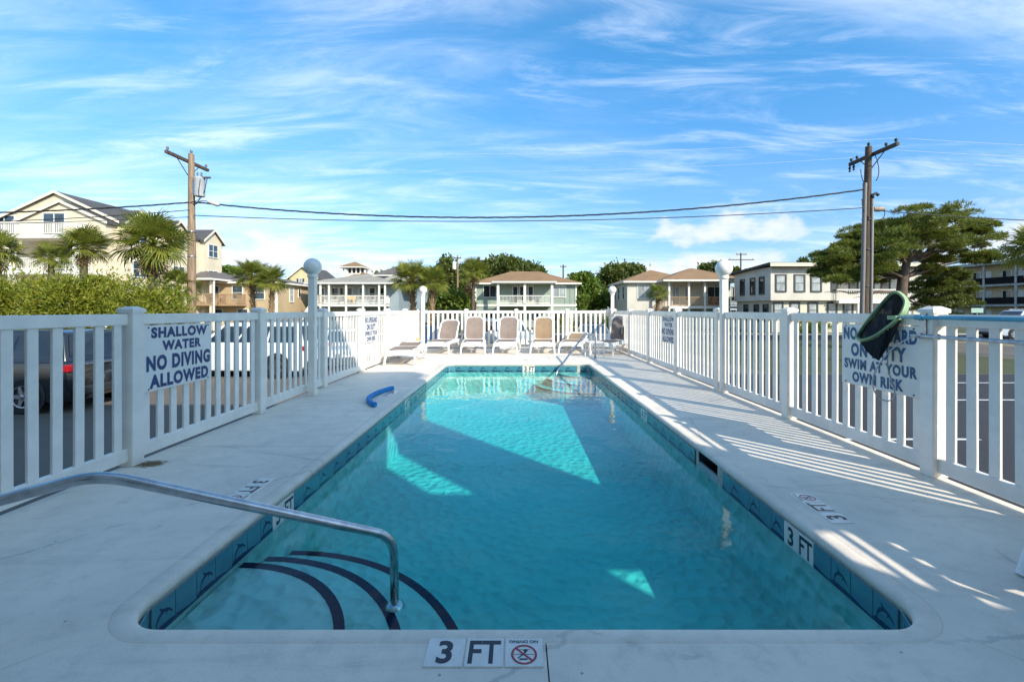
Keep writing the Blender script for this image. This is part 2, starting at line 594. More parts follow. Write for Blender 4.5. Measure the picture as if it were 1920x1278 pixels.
# insert skimmer points on the right wall
ri = 6
ring = ring[:7] + [(PX1 + 0.012, SK0), (PX1 + 0.012, SK1)] + ring[7:]
wl = MB()
n = len(ring)
for i in range(n):
    a, b = ring[i], ring[(i + 1) % n]
    is_sk = abs(a[1] - SK0) < 1e-6 and abs(b[1] - SK1) < 1e-6
    if not is_sk:
        wl.add([(a[0], a[1], -0.02), (b[0], b[1], -0.02), (b[0], b[1], -0.215), (a[0], a[1], -0.215)], [(0, 1, 2, 3)])
    wl.add([(a[0], a[1], -0.215), (b[0], b[1], -0.215), (b[0], b[1], FLZ), (a[0], a[1], FLZ)], [(0, 1, 2, 3)])
wl.build('pool_wall', plaster_mat, pool, fix=False)
MB().add([(x, y, FLZ) for x, y in rrect(0.02)], [tuple(range(28))]).build('pool_floor', plaster_mat, pool, fix=False)
wat = MB().prism(rrect(0.02), FLZ - 0.03, WZ)
tag(wat.build('water', water_mat), kind='structure')
# skimmer
skm = MB()
x0 = PX1 + 0.012
skm.add([(x0, SK0, -0.06), (x0 + 0.3, SK0, -0.06), (x0 + 0.3, SK0, -0.25), (x0, SK0, -0.25),
         (x0, SK1, -0.06), (x0 + 0.3, SK1, -0.06), (x0 + 0.3, SK1, -0.25), (x0, SK1, -0.25)],
        [(0, 1, 2, 3), (4, 5, 6, 7), (1, 5, 6, 2), (0, 1, 5, 4), (3, 2, 6, 7)])
sk = skm.build('skimmer_box', mat('skimmer_dark', (0.03, 0.08, 0.10), rough=0.5, var=0.3), pool, fix=False)
MB().box(x0 - 0.002, x0 + 0.02, SK0 + 0.002, SK1 - 0.002, -0.225, -0.155).build('weir_flap', mat('weir_grey', (0.35, 0.42, 0.44), rough=0.5, var=0.2), sk)

# coping: one bullnosed ring
prof = [(0.0975, -0.02), (0.0975, -0.001), (0.096, 0.0), (0.030, 0.0), (0.014, -0.004), (0.004, -0.014), (0.0, -0.028), (0.002, -0.046), (0.014, -0.056), (0.05, -0.058), (0.05, -0.07)]
cp = MB()
rings = [[(x, y, z) for x, y in rrect(o_, 10)] for (o_, z) in prof]
nn = len(rings[0])
cp.add([p for r_ in rings for p in r_], [(i * nn + k, i * nn + (k + 1) % nn, (i + 1) * nn + (k + 1) % nn, (i + 1) * nn + k) for i in range(len(prof) - 1) for k in range(nn)])
cop_mat = mat('coping_paint', (0.78, 0.74, 0.63), rough=0.6, col2=(0.58, 0.58, 0.52), scale=3.0, bump=0.25, bscale=90)
cp.build('coping', deck_mat, pool, smooth=True, fix=False)
gr = MB()
for (o_, z0, z1) in ((0.0095, -0.056, -0.215),):
    r0 = rrect(o_, 8)
    nn = len(r0)
    for i in range(nn):
        a, b = r0[i], r0[(i + 1) % nn]
        if a[0] > 1.79 and b[0] > 1.79 and abs(a[1] - b[1]) > 1:
            for (ya, yb) in ((a[1], SK0), (SK1, b[1])):
                gr.add([(a[0], ya, z0), (a[0], yb, z0), (a[0], yb, z1), (a[0], ya, z1)], [(0, 1, 2, 3)])
        else:
            gr.add([(a[0], a[1], z0), (b[0], b[1], z0), (b[0], b[1], z1), (a[0], a[1], z1)], [(0, 1, 2, 3)])
gr.build('tile_grout', mat('grout', (0.55, 0.50, 0.42), rough=0.9, var=0.3, scale=12), pool, fix=False)

# waterline tiles
TS = 0.1524
tile_blue = mat('tile_aqua', (0.075, 0.25, 0.29), rough=0.18, col2=(0.045, 0.18, 0.24), scale=5)
tile_navy = mat('tile_navy', (0.012, 0.030, 0.085), rough=0.25, var=0.3, scale=20)
tile_white = mat('tile_white', (0.78, 0.74, 0.67), rough=0.22, var=0.1, scale=12)
ink_black = mat('ink_black', (0.012, 0.014, 0.025), rough=0.35, var=0.3, scale=30)
ink_red = mat('ink_red', (0.42, 0.03, 0.05), rough=0.4, var=0.2, scale=20)


def tile_base(b, mi=0):
    h = TS / 2 - 0.0016
    b.bbox(-h, h, -0.004, 0.004, -h, h, 0.002, mi)


def flatpoly(b, pts, mi, y=-0.0046):
    """flat print in the tile plane (x,z), facing -y"""
    b.add([(p[0], y, p[1]) for p in pts], [tuple(range(len(pts)))], mi)


def strip(b, top, bot, mi, y=-0.0046):
    n_ = len(top)
    b.add([(p[0], y, p[1]) for p in top] + [(p[0], y, p[1]) for p in bot], [(i, i + 1, n_ + i + 1, n_ + i) for i in range(n_ - 1)], mi)


def wave_strip(b, phase):
    h = TS / 2 - 0.002
    xs = [-h + 2 * h * i / 8 for i in range(9)]
    top = [(x, -0.050 + 0.010 * math.sin(phase + 2.6 * (x + h) / (2 * h))) for x in xs]
    strip(b, top, [(x, -0.070) for x in xs], 1)


bt = MB()
tile_base(bt)
wave_strip(bt, 0.2)
# leaping dolphin: arched crescent body, dorsal fin, fluke, beak
arc = [(-0.052, -0.038), (-0.050, -0.012), (-0.038, 0.012), (-0.018, 0.027), (0.006, 0.030), (0.030, 0.020), (0.048, 0.002), (0.058, -0.014)]
inn = [(-0.049, -0.039), (-0.040, -0.016), (-0.026, 0.000), (-0.010, 0.010), (0.008, 0.012), (0.026, 0.006), (0.042, -0.006), (0.057, -0.016)]
strip(bt, arc, inn, 1)
flatpoly(bt, [(-0.020, 0.026), (-0.030, 0.050), (0.000, 0.029)], 1)
flatpoly(bt, [(-0.052, -0.036), (-0.066, -0.046), (-0.050, -0.046), (-0.036, -0.052), (-0.047, -0.037)], 1)
flatpoly(bt, [(0.016, 0.012), (0.010, -0.010), (0.026, 0.007)], 1)
ME_DOL = bt.mesh('dolphin_tile', [tile_blue, tile_navy], fix=False)
bt = MB()
tile_base(bt)
wave_strip(bt, 2.4)
ME_WAV = bt.mesh('wave_tile', [tile_blue, tile_navy], fix=False)

_tcache = {}


def text_mesh(body, bold=0.012, space=1.0):
    """lettering as flat polygons, normalised to a unit box: returns verts, faces"""
    key = (body, bold, space)
    if key in _tcache:
        return _tcache[key]
    cu = bpy.data.curves.new('lettering', 'FONT')
    cu.body = body
    cu.size = 1.0
    cu.offset = bold
    cu.space_character = space
    cu.resolution_u = 4
    o = bpy.data.objects.new('lettering', cu)
    COL.objects.link(o)
    dg = bpy.context.evaluated_depsgraph_get()
    me = bpy.data.meshes.new_from_object(o.evaluated_get(dg))
    vs = np.array([q.co[:2] for q in me.vertices])
    fs = [tuple(p.vertices) for p in me.polygons]
    lo, hi = vs.min(0), vs.max(0)
    vs = (vs - lo) / (hi - lo)
    bpy.data.objects.remove(o)
    bpy.data.curves.remove(cu)
    bpy.data.meshes.remove(me)
    _tcache[key] = (vs, fs)
    return _tcache[key]


def put_text(b, body, x0, x1, z0, z1, mi, y=-0.0046, bold=0.03, space=1.0, flip=False, slant=0.0):
    vs, fs = text_mesh(body, bold, space)
    if flip:
        vs = 1 - vs
    b.add([(x0 + (x1 - x0) * p[0] + slant * (z0 + (z1 - z0) * p[1]), y, z0 + (z1 - z0) * p[1]) for p in vs], fs, mi)


def tile_text(body, x0, x1, z0, z1, bold=0.03):
    b = MB()
    tile_base(b)
    put_text(b, body, x0, x1, z0, z1, 1, bold=bold)
    return b.mesh('marker_tile', [tile_white, ink_black, ink_red], fix=False)


ME_3 = tile_text('3', -0.030, 0.030, -0.060, 0.060)
ME_4 = tile_text('4', -0.036, 0.036, -0.060, 0.060)
ME_FT = tile_text('FT', -0.062, 0.064, -0.060, 0.060, 0.02)
# no-diving tile: ring, slash, diver over water, words upside down to the reader
b = MB()
tile_base(b)
N_ = 28
for rr0, rr1 in ((0.042, 0.051),):
    o_ = [(rr1 * math.cos(2 * math.pi * i / N_), -0.014 + rr1 * math.sin(2 * math.pi * i / N_)) for i in range(N_ + 1)]
    q_ = [(rr0 * math.cos(2 * math.pi * i / N_), -0.014 + rr0 * math.sin(2 * math.pi * i / N_)) for i in range(N_ + 1)]
    strip(b, o_, q_, 2, -0.0050)
flatpoly(b, [(-0.034, 0.014), (-0.028, 0.020), (0.034, -0.042), (0.028, -0.048)], 2, -0.0050)
flatpoly(b, [(-0.040, -0.012), (0.040, -0.012), (0.040, -0.0145), (-0.040, -0.0145)], 1)
flatpoly(b, [(-0.022, 0.012), (0.024, 0.012), (0.024, 0.0095), (-0.022, 0.0095)], 1)
flatpoly(b, [(-0.026, -0.032), (-0.022, -0.034), (0.004, -0.010), (0.016, 0.008), (0.006, 0.016), (-0.004, 0.006), (0.002, -0.002)], 1)
flatpoly(b, [(-0.016, -0.034), (0.012, -0.034), (0.014, -0.042), (-0.020, -0.042)], 1)
put_text(b, 'NO DIVING', -0.058, 0.058, 0.046, 0.062, 1, bold=0.03, flip=True)
ME_ND = b.mesh('marker_tile', [tile_white, ink_black, ink_red], fix=False)

# lay the waterline tiles
TZ = -0.060 - TS / 2


def lay(side):
    """centre points and headings for the tiles of one wall; print faces into the pool"""
    out = []
    if side == 'left':
        y = PY0 + PR + TS / 2
        while y < PY1 - PR:
            out.append(((PX0, y), R(90)))
            y += TS
    elif side == 'right':
        y = PY0 + PR + TS / 2
        while y < PY1 - PR:
            out.append(((PX1, y), R(-90)))
            y += TS
    elif side == 'far':
        x = PX0 + PR + TS / 2
        while x < PX1 - PR:
            out.append(((x, PY1), 0.0))
            x += TS
    return out


special = {'left': {3.40: ME_3, 3.25: ME_FT, 7.25: ME_4, 7.09: ME_FT}, 'right': {2.82: ME_FT, 2.97: ME_3, 6.32: ME_FT, 6.47: ME_4},
           'far': {0.28: ME_3, 0.43: ME_FT}}
special['left'] = {3.25: ME_3, 3.41: ME_FT, 7.05: ME_4, 7.20: ME_FT}
nt = 0
for side in ('left', 'right', 'far'):
    spots = lay(side)
    co = [p[0][0] if side == 'far' else p[0][1] for p in spots]
    used = {}
    for val, me_ in special[side].items():
        used[min(range(len(co)), key=lambda i: abs(co[i] - val))] = me_
    for i, ((x, y), a) in enumerate(spots):
        if side == 'right' and SK0 - 0.07 < y < SK1 + 0.07:
            continue
        me_ = used.get(i, ME_DOL if i % 2 == 0 else ME_WAV)
        link('waterline_tile', me_, pool, (x, y, TZ), (0, 0, a))
for (cx, cy_, a0) in ((PX1 - PR, PY0 + PR, -90), (PX1 - PR, PY1 - PR, 0), (PX0 + PR, PY1 - PR, 90), (PX0 + PR, PY0 + PR, 180)):
    for k in range(2):
        a = R(a0 + 22.5 + 45 * k)
        link('waterline_tile', ME_DOL if k else ME_WAV, pool, (cx + (PR - 0.006) * math.cos(a), cy_ + (PR - 0.006) * math.sin(a), TZ), (0, 0, a - R(90)))

# quarter-round entry steps with navy nosing tiles
nose_mat = mat('nosing_tile', (0.004, 0.010, 0.035), rough=0.7, var=0.35, scale=25, spec=0.04)


def entry_steps(cx, cy_, a0, specs):
    for (r, z) in specs:
        pts = [(cx, cy_)] + [(cx + r * math.cos(R(a0 + 90 * k / 28)), cy_ + r * math.sin(R(a0 + 90 * k / 28))) for k in range(29)]
        s = MB().prism(pts, FLZ - 0.01, z).build('entry_step', plaster_mat, pool)
        nb = int(r * math.pi / 2 / 0.078)
        da = 90 / nb
        m_ = MB()
        for k in range(2):
            pass
        vs, fs = [], []
        q = MB()
        A0, A1 = R(-da / 2 * 0.95), R(da / 2 * 0.95)
        pl = [(r * 1.004 * math.cos(A0), r * 1.004 * math.sin(A0)), (r * 1.004 * math.cos(A1), r * 1.004 * math.sin(A1)),
              ((r - 0.050) * math.cos(A1), (r - 0.050) * math.sin(A1)), ((r - 0.050) * math.cos(A0), (r - 0.050) * math.sin(A0))]
        q.prism(pl, -0.02, 0.004)
        me_ = q.mesh('nosing_tile', nose_mat)
        for k in range(nb):
            link('nosing_tile', me_, s, (cx, cy_, z), (0, 0, R(a0 + da * (k + 0.5))))


entry_steps(PX0 + 0.002, PY0 + 0.002, 0, [(0.92, -0.245), (1.20, -0.36), (1.54, -0.50)])
entry_steps(PX1 - 0.002, PY1 - 0.002, 180, [(0.75, -0.255), (1.05, -0.38), (1.35, -0.52)])

# ================================================================== deck
deck = tag(bpy.data.objects.new('pool_deck', None), kind='structure')
COL.objects.link(deck)
DX0, DX1, DY0, DY1 = -3.385, 3.44, -1.5, 15.95
O_ = 0.098
arc_o = rrect(O_, 12)   # 4 corners x 13 points: near-right, far-right, far-left, near-left
cNR, cFR, cFL, cNL = arc_o[0:13], arc_o[13:26], arc_o[26:39], arc_o[39:52]
e = 0.0028
xl, xr, yn, yf = PX0 - O_, PX1 + O_, PY0 - O_, PY1 + O_
slabs = []
slabs.append([(0.12 - e, DY0), (0.12 - e, yn)] + cNL[:5:-1] + [(-2.45, 1.15), (DX0, -0.02), (DX0, DY0)])
slabs.append(cNL[6::-1] + [(xl, 4.5 - e), (DX0, 4.5 - e), (DX0, 0.0), (-2.455, 1.16)])
slabs.append([(xl, 4.5 + e), (xl, 8.05 - e), (DX0, 8.05 - e), (DX0, 4.5 + e)])
slabs.append([(xl, 8.05 + e)] + cFL[:5:-1] + [(DX0, 12.6 - e), (DX0, 8.05 + e)])
slabs.append([(0.12 + e, DY0), (0.12 + e, yn)] + cNR[:7] + [(2.3, 1.32), (DX1, -0.02), (DX1, DY0)])
slabs.append(cNR[6:] + [(xr, 3.5 - e), (DX1, 3.0 - e), (DX1, 0.0), (2.305, 1.33)])
slabs.append([(xr, 3.5 + e), (xr, 7.6 - e), (DX1, 7.6 - e), (DX1, 3.0 + e)])
slabs.append([(xr, 7.6 + e)] + cFR[:7] + [(DX1, 12.6 - e), (DX1, 7.6 + e)])
slabs.append([(DX0, 12.6 + e)] + cFL[6::-1] + [(0.9 - e, yf), (0.9 - e, DY1), (DX0, DY1)])
slabs.append([(0.9 + e, yf)] + cFR[:5:-1] + [(DX1, 12.6 + e), (DX1, DY1), (0.9 + e, DY1)])
for s in slabs:
    MB().prism(s, -0.03, 0.0).build('deck_slab', deck_mat, deck)
base_m = mat('deck_base', (0.16, 0.16, 0.17), rough=0.9, var=0.3, scale=3)
db = MB()
db.box(DX0 + 0.004, PX0 - 0.045, DY0, DY1 - 0.004, GZ, -0.034)
db.box(PX1 + 0.33, DX1 - 0.004, DY0, DY1 - 0.004, GZ, -0.034)
db.box(PX0 - 0.045, PX1 + 0.33, DY0, PY0 - 0.045, GZ, -0.034)
db.box(PX0 - 0.045, PX1 + 0.33, PY1 + 0.045, DY1 - 0.004, GZ, -0.034)
db.box(PX1 + 0.045, PX1 + 0.33, PY0 - 0.045, SK0 - 0.01, GZ, -0.034)
db.box(PX1 + 0.045, PX1 + 0.33, SK1 + 0.01, PY1 + 0.045, GZ, -0.034)
db.build('deck_foundation', base_m, deck)

# rust-brown stain creeping from under the near left post
m, k, out = nodes_mat('rust_stain')
tcn = k.n('ShaderNodeTexCoord')
nz = k.n('ShaderNodeTexNoise', Vector=k.n('ShaderNodeMapping', Vector=tcn.outputs['Object'], Scale=(1, 2.5, 1)), Scale=16.0, Detail=6.0, Roughness=0.7)
sp_ = k.n('ShaderNodeSeparateXYZ', Vector=tcn.outputs['Object'])
rad = k.m('SQRT', k.m('ADD', k.m('POWER', k.m('DIVIDE', sp_.outputs[0], 0.20), 2.0), k.m('POWER', k.m('DIVIDE', sp_.outputs[1], 0.15), 2.0)))
fac = k.ramp(k.m('SUBTRACT', k.m('MULTIPLY', nz.outputs[0], 1.5), rad), 0.0, 0.45)
b_ = k.n('ShaderNodeBsdfPrincipled', Roughness=0.9, Base_Color=k.mix(nz.outputs[0], (0.05, 0.03, 0.02), (0.28, 0.17, 0.06)))
tr = k.n('ShaderNodeBsdfTransparent')
mx = k.n('ShaderNodeMixShader', Fac=k.m('MULTIPLY', fac, 0.85))
k.t.links.new(tr.outputs[0], mx.inputs[1])
k.t.links.new(b_.outputs[0], mx.inputs[2])
k.t.links.new(mx.outputs[0], out.inputs[0])
o = MB().add([(-0.28, -0.2, 0), (0.28, -0.2, 0), (0.28, 0.2, 0), (-0.28, 0.2, 0)], [(0, 1, 2, 3)]).build('rust_stain', m, deck, fix=False)
o.location = (-3.20, 3.98, 0.003)

# depth markers in the deck


def depth_marker(label, cx, cy_, rz, first):
    t = thing('depth_marker', label, 'depth marker', (cx, cy_, 0.0), rz, 'depth markers set in the deck')
    for k, me_ in enumerate((first, ME_FT, ME_ND)):
        link('marker_tile', me_, t, ((k - 1) * (TS + 0.003), 0, 0.001), (R(-90), 0, 0))
    return t


depth_marker('white 3 FT no diving tiles in front of the pool edge opposite the loungers', -0.125, 1.79, 0, ME_3)
depth_marker('white 3 FT no diving tiles in deck beside the curved entry steps', -2.00, 3.40, R(-90), ME_3)
depth_marker('white 3 FT no diving tiles in deck between skimmer and pool corner', 2.07, 3.10, R(90), ME_3)
depth_marker('sun-bleached depth tiles in deck beside the blue foam noodle', -2.02, 7.28, R(-90), ME_4)
depth_marker('depth tiles in striped fence shade by the middle of the pool', 2.10, 6.95, R(90), ME_4)
depth_marker('worn depth tiles in sunny deck in front of the lounger row', 0.42, 12.05, R(180), ME_3)

# ================================================================== fence
PW = 0.127
PITCH = 1.96
FT0, FT1 = 1.215, 1.31
FB0, FB1 = 0.045, 0.16
pk = MB().bbox(-0.038, 0.038, -0.011, 0.011, FB1 - 0.02, FT0 + 0.02, 0.003)
ME_PICK = pk.mesh('picket', vinyl)
po = MB()
h = PW / 2
po.bbox(-h, h, -h, h, 0.0, 1.33, 0.006)
# flat pyramid cap with a lip
c_ = h + 0.008
po.box(-c_, c_, -c_, c_, 1.322, 1.352)
po.add([(-c_, -c_, 1.352), (c_, -c_, 1.352), (c_, c_, 1.352), (-c_, c_, 1.352), (-0.03, -0.03, 1.376), (0.03, -0.03, 1.376), (0.03, 0.03, 1.376), (-0.03, 0.03, 1.376)],
       [(0, 1, 5, 4), (1, 2, 6, 5), (2, 3, 7, 6), (3, 0, 4, 7), (4, 5, 6, 7)])
ME_POST = po.mesh('post', vinyl)
_rail = {}


def rail_mesh(L, top):
    key = (round(L, 3), top)
    if key not in _rail:
        z0, z1 = (FT0, FT1) if top else (FB0, FB1)
        _rail[key] = MB().bbox(-L / 2, L / 2, -0.026, 0.026, z0, z1, 0.006).mesh('rail', vinyl)
    return _rail[key]


def fence(label, a, b_, stations, skip_last=False):
    """posts at the given distances along a->b, rails and pickets between them"""
    a, b_ = Vector(a), Vector(b_)
    u = (b_ - a).normalized()
    ang = math.atan2(u.y, u.x)
    t = thing('pool_fence', label, 'fence', (a.x, a.y, 0), ang, 'white vinyl fence runs round the pool')
    for s in stations:
        link('post', ME_POST, t, (s, 0, 0), (random.uniform(-0.004, 0.004), random.uniform(-0.004, 0.004), 0))
    for s0, s1 in zip(stations[:-1], stations[1:]):
        L = s1 - s0 - PW
        c = (s0 + s1) / 2
        link('rail', rail_mesh(L + 0.004, True), t, (c, 0, 0))
        link('rail', rail_mesh(L + 0.004, False), t, (c, 0, 0))
        nP = max(1, int(round(L / 0.1625)))
        for k in range(nP):
            link('picket', ME_PICK, t, (s0 + PW / 2 + L * (k + 0.5) / nP + random.uniform(-0.003, 0.003), random.uniform(-0.002, 0.002), random.uniform(-0.002, 0.002)), (0, random.uniform(-0.004, 0.004), random.uniform(-0.02, 0.02)))
    return t


FXL, FXR, FYB = -3.353, 3.395, 15.78
LY = [3.965 + PITCH * k for k in range(-2, 6)]
fence('white picket fence run with the near shallow water sign, parking behind it', (FXL, 0, 0), (FXL, 10, 0), LY + [FYB])
RY = [3.70 + PITCH * k for k in range(-2, 7)]
RY = RY[:-1]
fence('white picket fence run with the pool net hung on it', (FXR, 0, 0), (FXR, 10, 0), [y for y in RY] + [FYB])
bx_ = [0.10, 1.62, 3.30, 5.02, FXR - FXL - 0.10]
fence('sunlit white picket fence run behind the row of loungers', (FXL, FYB, 0), (FXR, FYB, 0), [1.62 * 1.0, 3.36, 5.12])
# closing bays of the back run, up to the corner posts of the side runs
bf = [o for o in COL.objects if o.get('label', '').startswith('sunlit white picket')][0]
for s0, s1 in ((0.0, 1.62), (5.12, FXR - FXL)):
    L = s1 - s0 - PW
    c = (s0 + s1) / 2
    link('rail', rail_mesh(L, True), bf, (c, 0, 0))
    link('rail', rail_mesh(L, False), bf, (c, 0, 0))
    nP = int(round(L / 0.1625))
    for k in range(nP):
        link('picket', ME_PICK, bf, (s0 + PW / 2 + L * (k + 0.5) / nP, 0, 0))

# ------------------------------------------------------------------ globe lamps
globe_m = mat('globe_acrylic', (0.84, 0.81, 0.75), rough=0.28, var=0.06, scale=4)


def globe_lamp(label, x, y, hz=2.02, r=0.135):
    t = thing('globe_lamp', label, 'lamp', (x, y, 0), 0, 'white globe lamps on square posts')
    MB().bbox(-0.052, 0.052, -0.052, 0.052, 0.0, hz - r - 0.02, 0.006).build('lamp_post', vinyl, t)
    fl = MB().lathe([(0.0, hz - r - 0.035), (0.075, hz - r - 0.035), (0.08, hz - r - 0.02), (0.072, hz - r + 0.03), (0.0, hz - r + 0.03)], 20).build('fitter', vinyl, t, smooth=40)
    pr = [(r * math.sin(math.pi * k / 18) + 1e-4, hz - r * math.cos(math.pi * k / 18)) for k in range(19)]
    MB().lathe(pr, 28).build('globe', globe_m, t, smooth=True)
    return t


globe_lamp('shaded globe lamp on left fence near the white cars', -3.20, 7.15)
globe_lamp('globe lamp against right fence with the brown roofed house behind', 3.385, 7.33 + 0.09)
globe_lamp('small sunlit globe lamp in back corner beside palms', -3.20, 15.62)
globe_lamp('small globe lamp in back corner beside the shaded lounger', 3.30, 15.62)

# ------------------------------------------------------------------ signs
sign_face = mat('sign_face', (0.80, 0.77, 0.71), rough=0.4, var=0.06, scale=4)
sign_navy = mat('sign_navy', (0.018, 0.052, 0.17), rough=0.5, var=0.25, scale=12)
sign_teal = mat('sign_teal', (0.018, 0.105, 0.22), rough=0.5, var=0.25, scale=12)
SHALLOW = [('SHALLOW', .10, .92, .03, .20), ('WATER', .24, .82, .245, .405), ('NO DIVING', .04, .97, .46, .70), ('ALLOWED', .08, .94, .75, .965)]
LIFEG = [('NO LIFEGUARD', .03, .97, .05, .26), ('ON DUTY', .14, .85, .31, .53), ('SWIM AT YOUR', .04, .97, .57, .74), ('OWN RISK', .16, .82, .78, .955)]


def sign(label, lines, x, y, z1, rz, ink, wd=0.91, hd=0.60):
    t = thing('warning_sign', label, 'sign', (x, y, z1 - hd), rz, 'warning signs on the fence')
    MB().bbox(-wd / 2, wd / 2, -0.002, 0.002, 0, hd, 0.001).build('panel', sign_face, t)
    for (tx, u0, u1, v0, v1) in lines:
        q = MB()
        put_text(q, tx, -wd / 2 + u0 * wd, -wd / 2 + u1 * wd, hd * (1 - v1), hd * (1 - v0), 0, y=-0.0035, bold=0.056, space=1.16)
        q.build('lettering', ink, t, fix=False)
    for sx in (-1, 1):
        for zz in (0.02, hd - 0.02):
            MB().lathe([(0.007, 0.0), (0.007, 0.004), (0.0, 0.005)], 8, 'y', (sx * (wd / 2 - 0.06), -0.007, zz)).build('screw', black_trim, t)
    return t


# left fence: read facing -x, so the panel's front (-y local) turns to +x
sign('near SHALLOW WATER NO DIVING ALLOWED sign in navy letters', SHALLOW, FXL + 0.031, 4.50, 1.205, R(90), sign_navy)
sign('NO LIFEGUARD ON DUTY sign on the sunlit fence by the flat lounger', LIFEG, FXL + 0.031, 10.42, 1.205, R(90), sign_navy)
sign('NO LIFEGUARD ON DUTY sign in teal letters behind the hanging net', LIFEG, FXR - 0.031, 4.24, 1.205, R(-90), sign_teal)
sign('far SHALLOW WATER NO DIVING ALLOWED sign on the shaded fence face', SHALLOW, FXR - 0.031, 10.08, 1.205, R(-90), sign_navy)

# ------------------------------------------------------------------ pool handrails


def smooth_path(pts, rad, seg=6):
    pts = [Vector(p) for p in pts]
    out = [pts[0]]
    for a, b, c in zip(pts[:-2], pts[1:-1], pts[2:]):
        r = rad if not isinstance(rad, dict) else rad
        u, v = (a - b).normalized(), (c - b).normalized()
        p0, p1 = b + u * min(rad, (a - b).length * 0.45), b + v * min(rad, (c - b).length * 0.45)
        for k in range(seg + 1):
            s = k / seg
            out.append(p0 * (1 - s) ** 2 + b * 2 * s * (1 - s) + p1 * s * s)
    out.append(pts[-1])
    return out


def handrail(label, pts, r=0.024, rad=0.12, ends=(0, -1)):
    p0 = pts[0]
    t = thing('pool_handrail', label, 'handrail', (p0[0], p0[1], 0))
    M = Matrix.Translation((-p0[0], -p0[1], 0))
    MB().tube(smooth_path(pts, rad, 8), r, 16).xform(M).build('tube', metal_rail, t, smooth=True)
    for i in ends:
        q = Vector(pts[i])
        MB().lathe([(0.0, 0.028), (0.026, 0.028), (0.05, 0.014), (0.056, 0.0), (0.0, 0.0)], 18, 'z', (q.x, q.y, q.z + 0.002)).xform(M).build('flange', metal_rail, t, smooth=40)
    return t


handrail('steel grab rail slanting down over the curved entry steps', [(-2.42, 1.80, 0), (-2.40, 1.80, 0.50), (-1.72, 1.87, 0.675), (-0.70, 2.60, 0.055), (-0.70, 2.62, -0.36)])
handrail('steel rail at the far pool corner before the loungers', [(2.17, 12.5, 0), (2.17, 12.5, 0.66), (1.86, 12.35, 0.68), (0.98, 11.1, -0.17), (0.93, 11.02, -0.52)])

# ================================================================== building behind the pool's near end (throws the big shade)
bw = siding_mat('condo_stucco', (0.62, 0.60, 0.55), 0.2, 'z', 0.1)
BY = -1.5
cb_ = thing('apartment_building', 'tall pale apartment building with added shade screen wall closing the pool yard', 'building', (0, BY, GZ))
M = Matrix.Translation((0, -BY, -GZ))
MB().box(-14, 4.6, -12, BY, GZ, 9.1).xform(M).build('wall', bw, cb_)
sw = MB()  # unseen screen wall, added; edge and openings shaped to cast shade and sun patches
ty0, ty1 = BY - 0.18, BY - 0.002
HA = (5.20, 5.92, 2.98, 3.70)
HB = (4.80, 5.44, 4.85, 6.3)
xe = 7.05
sw.box(4.6, xe, ty0, ty1, GZ, HA[2])
sw.box(4.6, HA[0], ty0, ty1, HA[2], HA[3])
sw.box(HA[1], xe, ty0, ty1, HA[2], HA[3])
sw.box(4.6, xe, ty0, ty1, HA[3], HB[2])
sw.box(4.6, HB[0], ty0, ty1, HB[2], HB[3])
sw.box(HB[1], xe, ty0, ty1, HB[2], HB[3])
sw.box(4.6, xe, ty0, ty1, HB[3], 9.1)
sw.xform(M).build('shade_screen_wall', bw, cb_)
MB().box(-14.3, 7.5, -12.2, BY + 0.05, 9.1, 9.42).xform(M).build('roof', mat('condo_roof', (0.30, 0.29, 0.28), rough=0.9, var=0.2), cb_)
for lv in range(3):
    for xw in (-12.0, -9.0, -6.0, -3.0, 0.0, 2.6):
        z0 = GZ + 1.0 + lv * 3.0
        wo_ = MB().box(xw, xw + 1.2, BY - 0.05, BY + 0.03, z0, z0 + 1.4).xform(M).build('window', trim_white, cb_)
        MB().box(xw + 0.08, xw + 1.12, BY + 0.01, BY + 0.036, z0 + 0.08, z0 + 1.32).xform(M).build('pane', dark_glass, wo_)

# ================================================================== sun loungers
sling_m = mat('sling_taupe', (0.27, 0.205, 0.165), rough=0.75, col2=(0.22, 0.165, 0.135), scale=3, bump=0.25, bscale=220)
sling_o = mat('sling_ochre', (0.33, 0.215, 0.12), rough=0.75, col2=(0.27, 0.18, 0.105), scale=3, bump=0.25, bscale=220)


def rounded_loop(w, h, r, seg=5):
    pts = []
    for (cx, cy_, a0) in ((w / 2 - r, h - r, 0), (-w / 2 + r, h - r, 90), (-w / 2 + r * 0.5, r * 0.5, 180), (w / 2 - r * 0.5, r * 0.5, 270)):
        q = r if a0 < 180 else r * 0.5
        for k in range(seg + 1):
            a = R(a0 + 90 * k / seg)
            pts.append((cx + q * math.cos(a), cy_ + q * math.sin(a)))
    return pts


